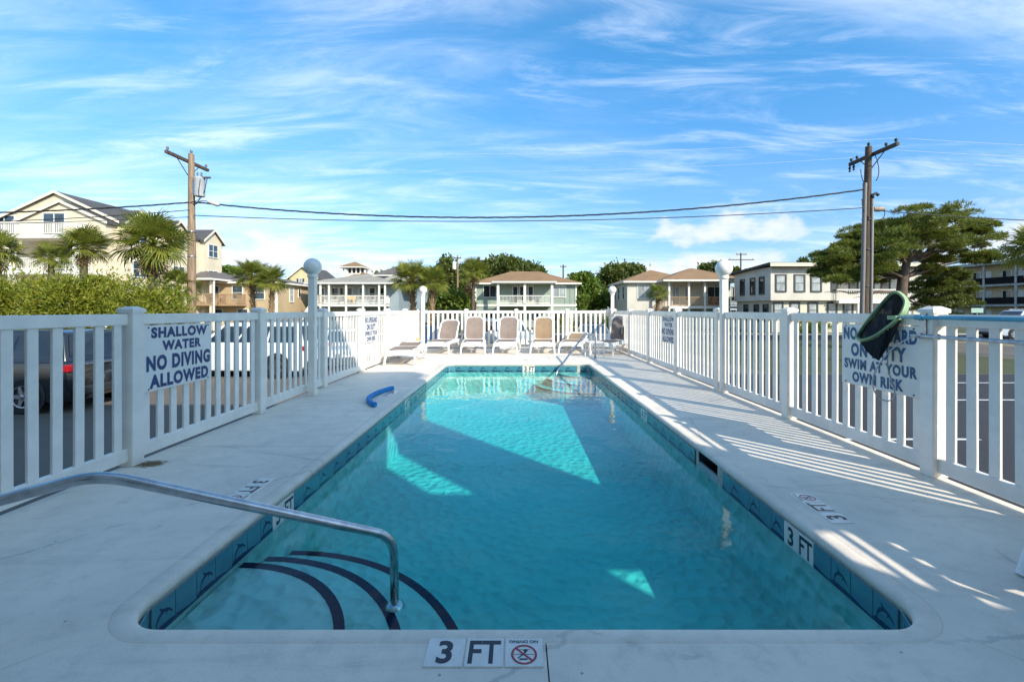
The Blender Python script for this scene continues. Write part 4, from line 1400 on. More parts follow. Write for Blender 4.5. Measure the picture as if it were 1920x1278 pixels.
class House:
    def __init__(self, name, label, x, y, cat='house'):
        self.t = thing(name, label, cat, (x, y, GZ))
        self.M = xf((x, y, GZ))

    def part(self, name, mb, m_, parent=None, smooth=False, fix=True):
        mb.xform(self.M)
        return mb.build(name, m_, parent if parent is not None else self.t, smooth, fix)

    def box(self, name, m_, x0, x1, y0, y1, z0, z1):
        return self.part(name, MB().box(x0, x1, y0, y1, z0, z1), m_)

    def window(self, face, at, u0, u1, z0, z1, frame=None, pane=None, bars=(1, 2), fw=0.09, name='window', shutters=None):
        """face 'y': wall at y=at looking to -y, u = x. 'x+'/'x-': wall at x=at, u = y"""
        frame = frame or trim_white
        pane = pane or dark_glass
        f, p = MB(), MB()

        def bx_(mb, a0, a1, b0, b1, d0, d1):
            if face == 'y':
                mb.box(a0, a1, at - d1, at - d0, b0, b1)
            elif face == 'x+':
                mb.box(at + d0, at + d1, a0, a1, b0, b1)
            else:
                mb.box(at - d1, at - d0, a0, a1, b0, b1)
        D = 0.07
        bx_(f, u0 - fw, u0, z0 - fw, z1 + fw, -0.05, D)
        bx_(f, u1, u1 + fw, z0 - fw, z1 + fw, -0.05, D)
        bx_(f, u0, u1, z1, z1 + fw, -0.05, D - 0.002)
        bx_(f, u0, u1, z0 - fw, z0, -0.05, D + 0.03)
        nx, nz = bars
        for i in range(1, nx):
            c = u0 + (u1 - u0) * i / nx
            bx_(f, c - 0.03, c + 0.03, z0, z1, -0.02, D - 0.02)
        for i in range(1, nz):
            c = z0 + (z1 - z0) * i / nz
            bx_(f, u0, u1, c - 0.025, c + 0.025, -0.02, D - 0.024)
        fo = self.part(name, f, frame)
        bx_(p, u0, u1, z0, z1, 0.004, 0.018)
        self.part('pane', p, pane, fo)
        if shutters:
            for (a0, a1) in ((u0 - fw - 0.35, u0 - fw - 0.02), (u1 + fw + 0.02, u1 + fw + 0.35)):
                q = MB()
                bx_(q, a0, a1, z0 - 0.05, z1 + 0.05, -0.02, 0.05)
                self.part('shutter', q, shutters, fo)
        return fo

    def hip(self, m_, x0, x1, y0, y1, z, rise, oh=0.6, fascia=None, name='roof'):
        x0, x1, y0, y1 = x0 - oh, x1 + oh, y0 - oh, y1 + oh
        wx, wy = x1 - x0, y1 - y0
        mb = MB()
        if wx >= wy:
            a, b2 = (x0 + wy / 2, (y0 + y1) / 2, z + rise), (x1 - wy / 2, (y0 + y1) / 2, z + rise)
            vs = [(x0, y0, z), (x1, y0, z), (x1, y1, z), (x0, y1, z), a, b2]
            fs = [(0, 1, 5, 4), (1, 2, 5), (2, 3, 4, 5), (3, 0, 4), (0, 3, 2, 1)]
        else:
            a, b2 = ((x0 + x1) / 2, y0 + wx / 2, z + rise), ((x0 + x1) / 2, y1 - wx / 2, z + rise)
            vs = [(x0, y0, z), (x1, y0, z), (x1, y1, z), (x0, y1, z), a, b2]
            fs = [(0, 1, 4), (1, 2, 5, 4), (2, 3, 5), (3, 0, 4, 5), (0, 3, 2, 1)]
        mb.add(vs, fs)
        ro = self.part(name, mb, m_)
        f = MB()
        t_ = 0.2
        f.box(x0 + 0.004, x1 - 0.004, y0 + 0.004, y0 + 0.10, z - t_, z - 0.004)
        f.box(x0 + 0.004, x1 - 0.004, y1 - 0.10, y1 - 0.004, z - t_, z - 0.004)
        f.box(x0 + 0.004, x0 + 0.10, y0 + 0.10, y1 - 0.10, z - t_, z - 0.004)
        f.box(x1 - 0.10, x1 - 0.004, y0 + 0.10, y1 - 0.10, z - t_, z - 0.004)
        f.box(x0 + 0.10, x1 - 0.10, y0 + 0.10, y1 - 0.10, z - 0.06, z - 0.03)
        self.part('fascia', f, fascia or trim_white, ro)
        return ro

    def gable(self, m_, x0, x1, y0, y1, z, rise, axis='y', oh=0.5, wall_m=None, fascia=None):
        """gabled roof: ridge along axis; the triangle ends are filled with wall_m"""
        mb, tri, fa = MB(), MB(), MB()
        th = 0.18
        if axis == 'y':
            xm = (x0 + x1) / 2
            k_ = rise / ((x1 - x0) / 2)
            for sx, xe in ((-1, x0), (1, x1)):
                eave = (xe + sx * oh, z - k_ * oh)
                vs = [(xm, y0 - oh, z + rise), (eave[0], y0 - oh, eave[1]), (eave[0], y1 + oh, eave[1]), (xm, y1 + oh, z + rise)]
                vs += [(v[0], v[1], v[2] + th) for v in vs]
                mb.add(vs, [(0, 1, 2, 3), (4, 5, 6, 7), (0, 1, 5, 4), (1, 2, 6, 5), (2, 3, 7, 6), (3, 0, 4, 7)])
                d = 0.03
                for yy in (y0 - oh - 0.06,):
                    q = [(xm, yy, z + rise - 0.02), (eave[0], yy, eave[1] - 0.02), (eave[0], yy, eave[1] + th + d), (xm, yy, z + rise + th + d)]
                    q += [(v[0], yy + 0.055, v[2]) for v in q]
                    fa.add(q, [(0, 1, 2, 3), (4, 5, 6, 7), (0, 1, 5, 4), (1, 2, 6, 5), (2, 3, 7, 6), (3, 0, 4, 7)])
            tri.add([(x0, y0, z), (x1, y0, z), (xm, y0, z + rise), (x0, y0 + 0.1, z), (x1, y0 + 0.1, z), (xm, y0 + 0.1, z + rise)], [(0, 1, 2), (3, 5, 4), (0, 3, 4, 1), (1, 4, 5, 2), (2, 5, 3, 0)])
        else:
            ym = (y0 + y1) / 2
            k_ = rise / ((y1 - y0) / 2)
            for sy, ye in ((-1, y0), (1, y1)):
                eave = (ye + sy * oh, z - k_ * oh)
                vs = [(x0 - oh, ym, z + rise), (x0 - oh, eave[0], eave[1]), (x1 + oh, eave[0], eave[1]), (x1 + oh, ym, z + rise)]
                vs += [(v[0], v[1], v[2] + th) for v in vs]
                mb.add(vs, [(0, 1, 2, 3), (4, 5, 6, 7), (0, 1, 5, 4), (1, 2, 6, 5), (2, 3, 7, 6), (3, 0, 4, 7)])
                xx = x1 + oh + 0.005
                q = [(xx, ym, z + rise - 0.02), (xx, eave[0], eave[1] - 0.02), (xx, eave[0], eave[1] + th + 0.03), (xx, ym, z + rise + th + 0.03)]
                q += [(v[0] + 0.055, v[1], v[2]) for v in q]
                fa.add(q, [(0, 1, 2, 3), (4, 5, 6, 7), (0, 1, 5, 4), (1, 2, 6, 5), (2, 3, 7, 6), (3, 0, 4, 7)])
            tri.add([(x1 - 0.1, y0, z), (x1 - 0.1, y1, z), (x1 - 0.1, ym, z + rise), (x1, y0, z), (x1, y1, z), (x1, ym, z + rise)], [(0, 1, 2), (3, 5, 4), (0, 3, 4, 1), (1, 4, 5, 2), (2, 5, 3, 0)])
        ro = self.part('roof', mb, m_)
        self.part('rake_board', fa, fascia or trim_white, ro)
        if wall_m:
            self.part('gable_wall', tri, wall_m, ro, fix=False)
        return ro

    def railing(self, m_, pts, z, h=1.05, step=0.16, post=0.0, bal=0.045):
        """balustrade along a plan polyline, floor level z"""
        mb = MB()
        for (a, b2) in zip(pts[:-1], pts[1:]):
            a, b2 = Vector((*a, 0)), Vector((*b2, 0))
            L = (b2 - a).length
            u = (b2 - a) / L
            nrm = Vector((-u.y, u.x, 0))

            def bar(s0, s1, z0, z1, w_):
                p = [a + u * s0 - nrm * w_ / 2, a + u * s1 - nrm * w_ / 2, a + u * s1 + nrm * w_ / 2, a + u * s0 + nrm * w_ / 2]
                vs = [(q.x, q.y, z0) for q in p] + [(q.x, q.y, z1) for q in p]
                mb.add(vs, [(0, 1, 2, 3), (4, 5, 6, 7), (0, 1, 5, 4), (1, 2, 6, 5), (2, 3, 7, 6), (3, 0, 4, 7)])
            bar(0, L, z + h - 0.09, z + h, 0.10)
            bar(0, L, z + 0.08, z + 0.16, 0.07)
            nB = max(2, int(L / step))
            for i in range(nB + 1):
                s = L * i / nB
                bar(max(0, s - bal / 2), min(L, s + bal / 2), z + 0.16, z + h - 0.09, 0.05)
        return self.part('railing', mb, m_)

    def column(self, m_, x, y, z0, z1, w_=0.18, name='column'):
        return self.part(name, MB().box(x - w_ / 2, x + w_ / 2, y - w_ / 2, y + w_ / 2, z0, z1), m_)


def shingle(name, c1, c2):
    m, k, out = nodes_mat(name)
    tcn = k.n('ShaderNodeTexCoord')
    pos = tcn.outputs['Object']
    n1 = k.n('ShaderNodeTexNoise', Vector=pos, Scale=0.5, Detail=8.0, Roughness=0.7)
    br = k.n('ShaderNodeTexNoise', Vector=k.n('ShaderNodeMapping', Vector=pos, Scale=(2.2, 2.2, 8.0)), Scale=2.4, Detail=3.0)
    s = k.n('ShaderNodeSeparateXYZ', Vector=pos)
    cour = k.m('FRACT', k.m('DIVIDE', s.outputs[2], 0.075))
    base = k.mix(k.ramp(n1.outputs[0], 0.3, 0.7), c1, c2)
    base = k.mix(k.m('MULTIPLY', k.ramp(br.outputs[0], 0.4, 0.7), 0.45), base, tuple(c * 0.55 for c in c1))
    b = k.n('ShaderNodeBsdfPrincipled', Roughness=0.9, Base_Color=base)
    bp = k.n('ShaderNodeBump', Strength=0.4, Distance=0.03, Height=cour)
    k.put(b.inputs['Normal'], bp.outputs[0])
    k.t.links.new(b.outputs[0], out.inputs[0])
    return m


sh_brown = shingle('shingle_brown', (0.30, 0.175, 0.085), (0.22, 0.13, 0.065))
sh_grey = shingle('shingle_grey', (0.36, 0.325, 0.26), (0.25, 0.225, 0.185))
sh_dark = shingle('shingle_dark', (0.10, 0.095, 0.095), (0.06, 0.058, 0.06))
sh_char = shingle('shingle_charcoal', (0.15, 0.13, 0.12), (0.10, 0.085, 0.08))
s_cream = siding_mat('siding_cream', (0.72, 0.61, 0.44))
trim_cream = mat('trim_cream', (0.74, 0.66, 0.52), rough=0.5, var=0.08)
s_tan = siding_mat('siding_tan', (0.52, 0.38, 0.22))
s_blue = siding_mat('siding_bluegrey', (0.30, 0.36, 0.39))
s_green = siding_mat('siding_green', (0.30, 0.36, 0.29), 0.62, 'xy', 0.6)
s_white = siding_mat('siding_white', (0.64, 0.585, 0.49))
s_ivory = siding_mat('siding_ivory', (0.66, 0.60, 0.46))
s_yellow = siding_mat('siding_yellow', (0.66, 0.56, 0.32))
s_motel = mat('motel_stucco', (0.62, 0.50, 0.31), rough=0.9, var=0.12, scale=0.8)
deck_wood = mat('deck_wood', (0.40, 0.27, 0.15), rough=0.85, col2=(0.28, 0.18, 0.10), scale=3, stretch=(4, 4, 1))
stair_wood = mat('stair_wood', (0.22, 0.13, 0.07), rough=0.85, col2=(0.14, 0.085, 0.05), scale=3)
dark_frame = mat('frame_dark', (0.05, 0.055, 0.06), rough=0.5, var=0.15)
gutter_m = mat('gutter', (0.62, 0.56, 0.44), rough=0.5, var=0.1)
panel_dark = mat('panel_dark', (0.018, 0.016, 0.017), rough=0.9, var=0.3, scale=2, spec=0.05)

# --- big cream condo block on the left: gable end to the camera, side wall with dormers
H = House('condo_block', 'large cream apartment block with dark gabled roof rising over the palms', -41, 40, 'building')
cx0, cx1, cy0, cy1, ez = -45.9, -34.95, 40.0, 54.0, 9.0
H.box('wall', s_cream, cx0, cx1, cy0, cy1, GZ, ez)
H.gable(sh_dark, cx0, cx1, cy0, cy1, ez, 2.55, 'y', 0.22, s_cream, trim_cream)
# smaller gable stepping forward
H.box('wall', s_cream, -42.6, -35.2, 39.0, 39.98, 7.5, 8.75)
H.gable(sh_dark, -42.9, -35.1, 39.0, 41.0, 8.75, 1.75, 'y', 0.18, s_cream, trim_cream)
for yc, zt in ((41.8, 1.25), (46.6, 1.25), (51.9, 1.25)):
    H.box('dormer_wall', s_cream, -36.0, -34.6, yc - 1.5, yc + 1.5, GZ, ez)
    H.gable(sh_dark, -38.5, -34.6, yc - 1.6, yc + 1.6, ez, zt, 'x', 0.25, s_cream, trim_cream)
    for lv in range(3):
        z0 = 0.4 + 2.95 * lv
        H.window('x+', -34.6, yc - 0.75, yc + 0.75, z0 + 1.0, z0 + 2.35, pane=blue_glass, bars=(2, 2))
for lv in range(3):
    zf = 1.6 + 2.95 * lv
    H.box('balcony_floor', trim_white, -46.6, -36.2, 37.4, 39.0 if lv == 2 else 40.0, zf - 0.28, zf)
    H.railing(trim_white, [(-46.6, 38.9), (-46.6, 37.45), (-36.2, 37.45), (-36.2, 38.9)], zf, 1.05, 0.15)
    for xw in (-45.0, -39.6):
        H.window('y', 40.0 if lv < 2 else (40.0 if xw < -43 else 39.0), xw - 0.9, xw + 0.9, zf + 0.05, zf + 2.05, bars=(2, 1), pane=blue_glass, name='sliding_door')
for xx in (-46.5, -41.6, -36.3):
    H.column(trim_white, xx, 37.55, GZ, 7.2, 0.35)
H.box('awning', trim_white, -48.5, -42.5, 34.0, 37.2, 2.7, 3.1)

# --- tan two-storey house
H = House('tan_house', 'tan clapboard house with dark hip roof and wooden upper porch', -33, 52)
H.box('wall', s_tan, -38.0, -27.4, 52.0, 61.0, GZ, 4.45)
H.hip(sh_char, -38.0, -27.4, 52.0, 61.0, 4.5, 1.25, 0.5)
H.hip(sh_char, -40.5, -33.0, 49.0, 56.0, 4.72, 1.75, 0.45, name='porch_roof')
H.box('porch_floor', deck_wood, -40.4, -33.0, 49.2, 51.98, 1.75, 1.98)
H.railing(deck_wood, [(-40.3, 49.3), (-33.1, 49.3), (-33.1, 51.9)], 1.98, 1.1)
H.box('porch_floor', deck_wood, -32.95, -30.8, 50.2, 51.98, 1.75, 1.97)
H.railing(deck_wood, [(-32.95, 50.3), (-30.9, 50.3), (-30.9, 51.9)], 1.97, 1.1)
for xx in (-40.3, -36.5, -33.1):
    H.column(gutter_m, xx, 49.32, GZ, 1.75, 0.2)
    H.column(gutter_m, xx, 49.32, 3.08, 4.5, 0.2)
H.column(trim_white, -32.7, 49.2, GZ, 4.5, 0.14, 'downpipe')
for (u0, u1) in ((-37.6, -36.6), (-35.4, -34.0), (-32.4, -31.3), (-29.9, -28.8)):
    H.window('y', 52.0, u0, u1, 2.55, 4.0, pane=blue_glass)
for (u0, u1) in ((-37.6, -36.5), (-35.0, -33.6), (-31.8, -30.7)):
    H.window('y', 52.0, u0, u1, -0.2, 1.35, pane=blue_glass)
H.window('x+', -27.4, 55.0, 55.9, 2.3, 4.0, pane=pale_glass)
H.window('x+', -27.4, 57.2, 57.7, 2.9, 3.9, pane=dark_glass, bars=(1, 1))
H.box('corner_board', trim_white, -27.55, -27.3, 51.93, 52.1, GZ, 4.3)
sw_ = thing('porch_swing', 'white swing bench on the wooden porch of the tan house', 'swing', (-36.6, 50.3, 1.985))
MB().box(-0.9, 0.9, -0.25, 0.25, 0.42, 0.50).build('seat', trim_white, sw_)
MB().box(-0.9, 0.9, 0.22, 0.28, 0.50, 1.05).build('backrest', trim_white, sw_)
for s in (-1, 1):
    MB().tube([(s * 1.05, -0.5, 0), (s * 1.05, 0, 1.7), (s * 1.05, 0.5, 0)], 0.035, 6).build('leg', trim_white, sw_)
MB().tube([(-1.05, 0, 1.7), (1.05, 0, 1.7)], 0.035, 6).build('top_bar', trim_white, sw_)

# --- cream gabled house behind
H = House('cream_house', 'small cream gabled house with dark shutters behind the tan house', -40, 84)
gx0, gx1 = (543 - CXP) * 84 / FPX, (594 - CXP) * 84 / FPX
H.box('wall', s_yellow, gx0, gx1, 84, 94, GZ, 7.2)
H.gable(sh_dark, gx0, gx1, 84, 94, 7.2, 2.0, 'y', 0.4, s_yellow)
H.window('y', 84.0, (561 - CXP) * 84 / FPX, (566 - CXP) * 84 / FPX, 6.0, 7.0, shutters=dark_frame, pane=pale_glass)
H.window('y', 84.0, (579 - CXP) * 84 / FPX, (582 - CXP) * 84 / FPX, 6.1, 7.1, frame=dark_frame, bars=(1, 1))

# --- grey-blue house with white balcony
H = House('grey_house', 'blue grey house with grey hip roof and long white balcony', -19, 56)
yy0 = 58.0
X = lambda px, d: (px - CXP) * d / FPX
hx0, hx1 = X(592, 58), X(748, 58)
H.box('wall', s_blue, hx0, hx1, yy0, 67.0, GZ, 4.62)
H.hip(sh_grey, hx0, hx1, 56.2, 67.0, 4.68, 1.45, 0.5)
H.hip(sh_grey, X(700, 57), X(770, 57), 58.5, 69.0, 4.74, 1.55, 0.4, name='side_roof')
H.box('balcony_floor', trim_white, hx0, X(722, 56), 55.9, yy0 - 0.02, 1.72, 1.98)
H.railing(trim_white, [(hx0, 56.0), (X(722, 56), 56.0), (X(722, 56), 57.9)], 1.98, 1.1)
for px in (601, 617, 649, 681, 711, 722):
    H.column(trim_white, X(px, 56), 56.0, GZ, 1.72, 0.2)
    H.column(trim_white, X(px, 56), 56.0, 1.98, 4.6, 0.2)
for (a, b2) in ((603, 608), (623, 634), (638, 645), (674, 684), (693, 703), (713, 721)):
    H.window('y', yy0, X(a, 58), X(b2, 58), 2.6 if b2 - a > 7 else 2.3, 4.1, pane=dark_glass)
H.window('y', yy0, X(652, 58), X(660, 58), 2.05, 4.1, pane=dark_glass, bars=(1, 1), name='door')
for (a, b2) in ((627, 646), (674, 684), (697, 706)):
    H.window('y', yy0, X(a, 58), X(b2, 58), -0.1, 1.3, pane=dark_glass)
# outside stair with white stringers on its left
stp = MB()
for s_ in (0, 1.2):
    stp.add([(X(588, 54), 54 + s_, 2.0), (X(556, 54), 54 + s_, GZ), (X(551, 54), 54 + s_, GZ), (X(585, 54), 54 + s_, 2.55),
             (X(588, 54), 54.1 + s_, 2.0), (X(556, 54), 54.1 + s_, GZ), (X(551, 54), 54.1 + s_, GZ), (X(585, 54), 54.1 + s_, 2.55)],
            [(0, 1, 2, 3), (4, 5, 6, 7), (0, 1, 5, 4), (1, 2, 6, 5), (2, 3, 7, 6), (3, 0, 4, 7)])
H.part('stair_stringer', stp, trim_white)
for kk in range(9):
    f = kk / 9
    xs_ = X(556, 54) + (X(588, 54) - X(556, 54)) * f
    H.box('stair_tread', deck_wood, xs_, xs_ + 0.3, 54.1, 55.2, GZ + 0.1 + 2.9 * f, GZ + 0.16 + 2.9 * f)
H.railing(deck_wood, [(X(586, 54), 54.05), (X(602, 54), 54.05)], 1.98, 1.1)
bn = thing('porch_bench', 'yellow wooden bench on the white balcony of the grey house', 'bench', (X(656, 57), 57.2, 1.985))
ym = mat('bench_yellow', (0.60, 0.36, 0.06), rough=0.6, var=0.2)
MB().box(-0.6, 0.6, -0.2, 0.2, 0.60, 0.68).build('seat', ym, bn)
MB().box(-0.6, 0.6, 0.18, 0.24, 0.68, 1.05).build('backrest', ym, bn)
for s in (-0.5, 0.5):
    MB().box(s - 0.04, s + 0.04, -0.18, 0.18, 0.0, 0.6).build('leg', ym, bn)

# --- cupola house and dark roof farther back
H = House('cupola_house', 'brown roofed house with white lookout cupola behind the grey house', -30, 84)
H.box('wall', s_white, X(625, 84), X(705, 84), 84, 96, GZ, 6.4)
H.hip(sh_brown, X(625, 84), X(705, 84), 84, 96, 6.45, 2.1, 0.5)
H.box('cupola_wall', trim_white, X(640, 86), X(672, 86), 87.0, 91.0, 7.2, 8.3)
H.hip(sh_brown, X(640, 86), X(672, 86), 87.0, 91.0, 9.5, 1.15, 0.7, name='cupola_roof')
for px in (640, 648, 656, 664, 672):
    H.column(trim_white, X(px, 86), 87.1, 8.3, 9.5, 0.2)
    H.column(trim_white, X(px, 86), 90.9, 8.3, 9.5, 0.2)
H.box('cupola_room', dark_frame, X(643, 86), X(669, 86), 88.0, 90.0, 8.3, 9.3)
H = House('dark_roof_house', 'grey walled house under a dark hip roof behind the palms', -22, 78)
H.box('wall', s_blue, X(704, 78), X(790, 78), 78, 88, GZ, 7.2)
H.hip(sh_char, X(704, 78), X(790, 78), 78, 88, 7.25, 2.3, 0.5)

# --- green house in the middle
H = House('green_house', 'sage green house with brown hip roof and white central balcony', 1, 58)
gx0, gx1 = X(892, 58), X(1080, 58)
H.box('wall', s_green, gx0, gx1, 58.0, 67.0, GZ, 4.65)
H.hip(sh_brown, gx0, gx1, 58.0, 67.0, 4.72, 1.85, 0.65)
H.hip(sh_brown, X(930, 56), X(1036, 56), 56.0, 63.0, 4.80, 1.35, 0.5, name='porch_roof')
H.box('belt_course', trim_white, gx0 - 0.03, gx1 + 0.03, 57.93, 57.995, 1.72, 2.02)
for xx in (gx0, gx1):
    H.box('corner_board', trim_white, xx - 0.10, xx + 0.10, 57.92, 58.1, GZ, 4.5)
px0, px1, pxm = X(934, 56), X(1035, 56), X(984, 56)
H.box('balcony_floor', trim_white, px0, px1, 55.9, 57.92, 1.74, 2.0)
H.railing(trim_white, [(px0, 56.0), (px1, 56.0)], 2.0, 1.08, 0.17)
for xx in (px0, pxm, px1):
    H.column(trim_white, xx, 56.02, GZ, 1.74, 0.3)
    H.column(trim_white, xx, 56.02, 2.0, 4.7, 0.3)
H.box('mailbox_panel', trim_white, pxm - 0.18, pxm + 0.18, 55.80, 55.85, 2.1, 3.0)
H.window('y', 58.0, X(907, 58), X(930, 58), 2.95, 4.35, bars=(2, 1), pane=dark_glass)
H.window('y', 58.0, X(1037, 58), X(1060, 58), 2.95, 4.35, bars=(2, 1), pane=pale_glass)
H.window('y', 58.0, X(962, 58), X(970, 58), 2.05, 4.25, bars=(1, 1), name='door')
H.window('y', 58.0, X(975, 58), X(981, 58), 2.5, 4.25, bars=(1, 1))
H.window('y', 58.0, X(991, 58), X(999, 58), 2.4, 4.25, bars=(1, 1))
for (a, b2) in ((907, 929), (962, 975), (998, 1010), (1038, 1060)):
    H.window('y', 58.0, X(a, 58), X(b2, 58), -0.1, 1.15, bars=(2, 1), pane=dark_glass)
for xx in (gx0 + 0.9, gx0 + 1.8, gx1 - 0.75, gx1 - 1.4):
    H.box('batten', s_green, xx - 0.03, xx + 0.03, 57.955, 57.995, 2.04, 4.5)

# --- brown-roofed house with wooden balcony
H = House('brown_roof_house', 'white house with brown hip roofs and wooden balcony behind right lamp', 17, 55)
bx0, bx1 = X(1176, 56), X(1262, 56)
H.box('wall', s_white, bx0, bx1, 56.0, 64.5, GZ, 4.75)
H.hip(sh_brown, bx0, X(1300, 56), 56.0, 64.5, 4.82, 1.75, 0.6)
px0, px1 = X(1255, 54), X(1388, 54)
H.box('porch_wall', s_ivory, px0 + 0.2, px1, 56.5, 63.0, GZ, 4.75)
H.hip(sh_brown, px0 - 0.4, px1 + 0.3, 53.8, 62.5, 4.86, 1.75, 0.55, name='porch_roof')
H.box('balcony_floor', trim_white, px0, px1, 54.0, 56.48, 1.45, 1.75)
H.railing(deck_wood, [(px0, 54.1), (px1, 54.1)], 1.75, 1.1, 0.15)
for px in (1255, 1292, 1322, 1353, 1385):
    H.column(trim_white, X(px, 54), 54.1, GZ, 1.45, 0.22)
    H.column(trim_white, X(px, 54), 54.1, 1.75, 4.8, 0.22)
H.window('y', 56.0, X(1196, 56), X(1222, 56), 2.75, 4.25, bars=(2, 1), pane=pale_glass)
for (a, b2) in ((1259, 1273), (1285, 1290), (1327, 1352), (1373, 1380)):
    H.window('y', 56.5, X(a, 56.5), X(b2, 56.5), 1.9 if b2 - a > 10 else 2.5, 4.1, bars=(2, 1), pane=dark_glass if a != 1259 else pale_glass)
for (a, b2) in ((1246, 1252), (1268, 1290), (1311, 1337), (1372, 1378)):
    H.window('y', 56.5 if a > 1250 else 56.0, X(a, 56.5), X(b2, 56.5), -0.2, 1.2, bars=(2, 1), pane=dark_glass if a != 1311 else pale_glass)
for yc in (57.4, 60.0, 62.2):
    H.window('x-', bx0, yc, yc + 0.9, 2.7, 4.2)
    H.window('x-', bx0, yc, yc + 0.9, -0.3, 1.1)
# wooden outside stair
for kk in range(10):
    f = kk / 10
    xs_ = X(1205, 53) + (X(1252, 53) - X(1205, 53)) * f
    H.box('stair_tread', stair_wood, xs_, xs_ + 0.34, 52.9, 54.0, GZ + 0.3 + 2.4 * f, GZ + 0.38 + 2.4 * f)
st_ = MB()
for s_ in (52.85, 54.02):
    st_.add([(X(1203, 53), s_, GZ + 1.1), (X(1252, 53), s_, 2.75), (X(1252, 53), s_, 2.88), (X(1203, 53), s_, GZ + 1.25)] + [(X(1203, 53), s_ + 0.08, GZ + 1.1), (X(1252, 53), s_ + 0.08, 2.75), (X(1252, 53), s_ + 0.08, 2.88), (X(1203, 53), s_ + 0.08, GZ + 1.25)],
            [(0, 1, 2, 3), (4, 5, 6, 7), (0, 1, 5, 4), (1, 2, 6, 5), (2, 3, 7, 6), (3, 0, 4, 7)])
    for kk in range(12):
        f = kk / 11.5
        xs_ = X(1203, 53) + (X(1252, 53) - X(1203, 53)) * f
        st_.box(xs_, xs_ + 0.06, s_ + 0.01, s_ + 0.06, GZ + 0.1 + 2.45 * f, GZ + 1.1 + 2.6 * f)
H.part('stair_rail', st_, stair_wood)
H.box('stair_landing', stair_wood, X(1186, 53), X(1206, 53), 52.9, 54.0, 1.05, 1.2)
oc = thing('porch_chair', 'orange wooden chair on the balcony of the brown roofed house', 'chair', (X(1341, 55), 54.9, 1.755))
om = mat('chair_orange', (0.62, 0.17, 0.03), rough=0.5, var=0.15)
MB().box(-0.35, 0.35, -0.3, 0.3, 0.42, 0.48).build('seat', om, oc)
for kk in range(5):
    MB().box(-0.33 + kk * 0.14, -0.22 + kk * 0.14, 0.26, 0.31, 0.48, 1.15).build('slat', om, oc)
for sx in (-1, 1):
    MB().box(sx * 0.36 - 0.04, sx * 0.36 + 0.04, -0.35, 0.3, 0.62, 0.68).build('armrest', om, oc)
    for sy in (-0.28, 0.28):
        MB().box(sx * 0.33 - 0.04, sx * 0.33 + 0.04, sy - 0.04, sy + 0.04, 0, 0.62).build('leg', om, oc)

# --- long white two-storey building on the right
H = House('white_building', 'long white two-storey building with dark framed windows behind the pine', 32, 45, 'building')
wx0, wy0 = X(1445, 45), 45.0
H.box('upper_wall', s_white, wx0, X(1570, 45), wy0, 52.5, 2.25, 5.55)
H.box('lower_wall', s_ivory, wx0 + 0.4, X(1740, 47), wy0 + 0.5, 52.5, GZ, 2.25)
H.box('upper_wall', s_white, X(1570, 45), X(1740, 47), wy0 + 2.2, 52.5, 2.25, 5.55)
rf = MB()
xa, xb = wx0 - 0.5, X(1745, 46)
rf.add([(xa, wy0 - 0.7, 5.75), (xb, wy0 - 0.7, 5.75), (xb, 53.2, 5.3), (xa, 53.2, 5.3), (xa, wy0 - 0.7, 5.95), (xb, wy0 - 0.7, 5.95), (xb, 53.2, 5.5), (xa, 53.2, 5.5)],
       [(0, 1, 2, 3), (4, 5, 6, 7), (0, 1, 5, 4), (1, 2, 6, 5), (2, 3, 7, 6), (3, 0, 4, 7)])
H.part('roof', rf, sh_dark)
H.box('fascia', s_ivory, xa + 0.05, xb - 0.05, wy0 - 0.76, wy0 - 0.70, 5.55, 5.90)
for px in (1464, 1499, 1530):
    H.window('y', wy0, X(px - 8, 45), X(px + 8, 45), 3.2, 4.7, frame=dark_frame, pane=pale_glass, bars=(1, 2), fw=0.14)
H.window('y', wy0, X(1560, 45), X(1569, 45), 3.2, 4.7, frame=dark_frame, pane=dark_glass, bars=(1, 2), fw=0.12)
for px in (1459, 1490, 1524, 1560, 1590, 1640, 1668, 1700):
    H.window('y', wy0 + 0.5, X(px - 7, 45.5), X(px + 7, 45.5), 0.6, 1.95, frame=dark_frame if px < 1600 else trim_white, pane=pale_glass, bars=(1, 2), fw=0.14)
for px in (1600, 1630, 1660, 1695):
    H.window('y', wy0 + 2.2, X(px - 7, 47.2), X(px + 7, 47.2), 3.1, 4.6, frame=dark_frame, pane=dark_glass, bars=(1, 2), fw=0.12)
for yc in (46.2, 48.0, 50.2):
    H.window('x-', wx0, yc, yc + 0.8, 3.0, 4.6, frame=dark_frame, fw=0.12)
    H.window('x-', wx0 + 0.4, yc, yc + 0.8, 0.2, 1.8, frame=dark_frame, fw=0.12)
H.box('balcony_floor', trim_white, X(1568, 45), X(1732, 46), 44.6, wy0 + 2.18, 1.95, 2.24)
H.railing(trim_white, [(X(1570, 44.6), 44.7), (X(1732, 46), 44.7)], 2.24, 1.1, 0.18)
for px in (1605, 1650, 1700, 1730):
    H.column(trim_white, X(px, 45), 44.75, GZ, 1.95, 0.18)

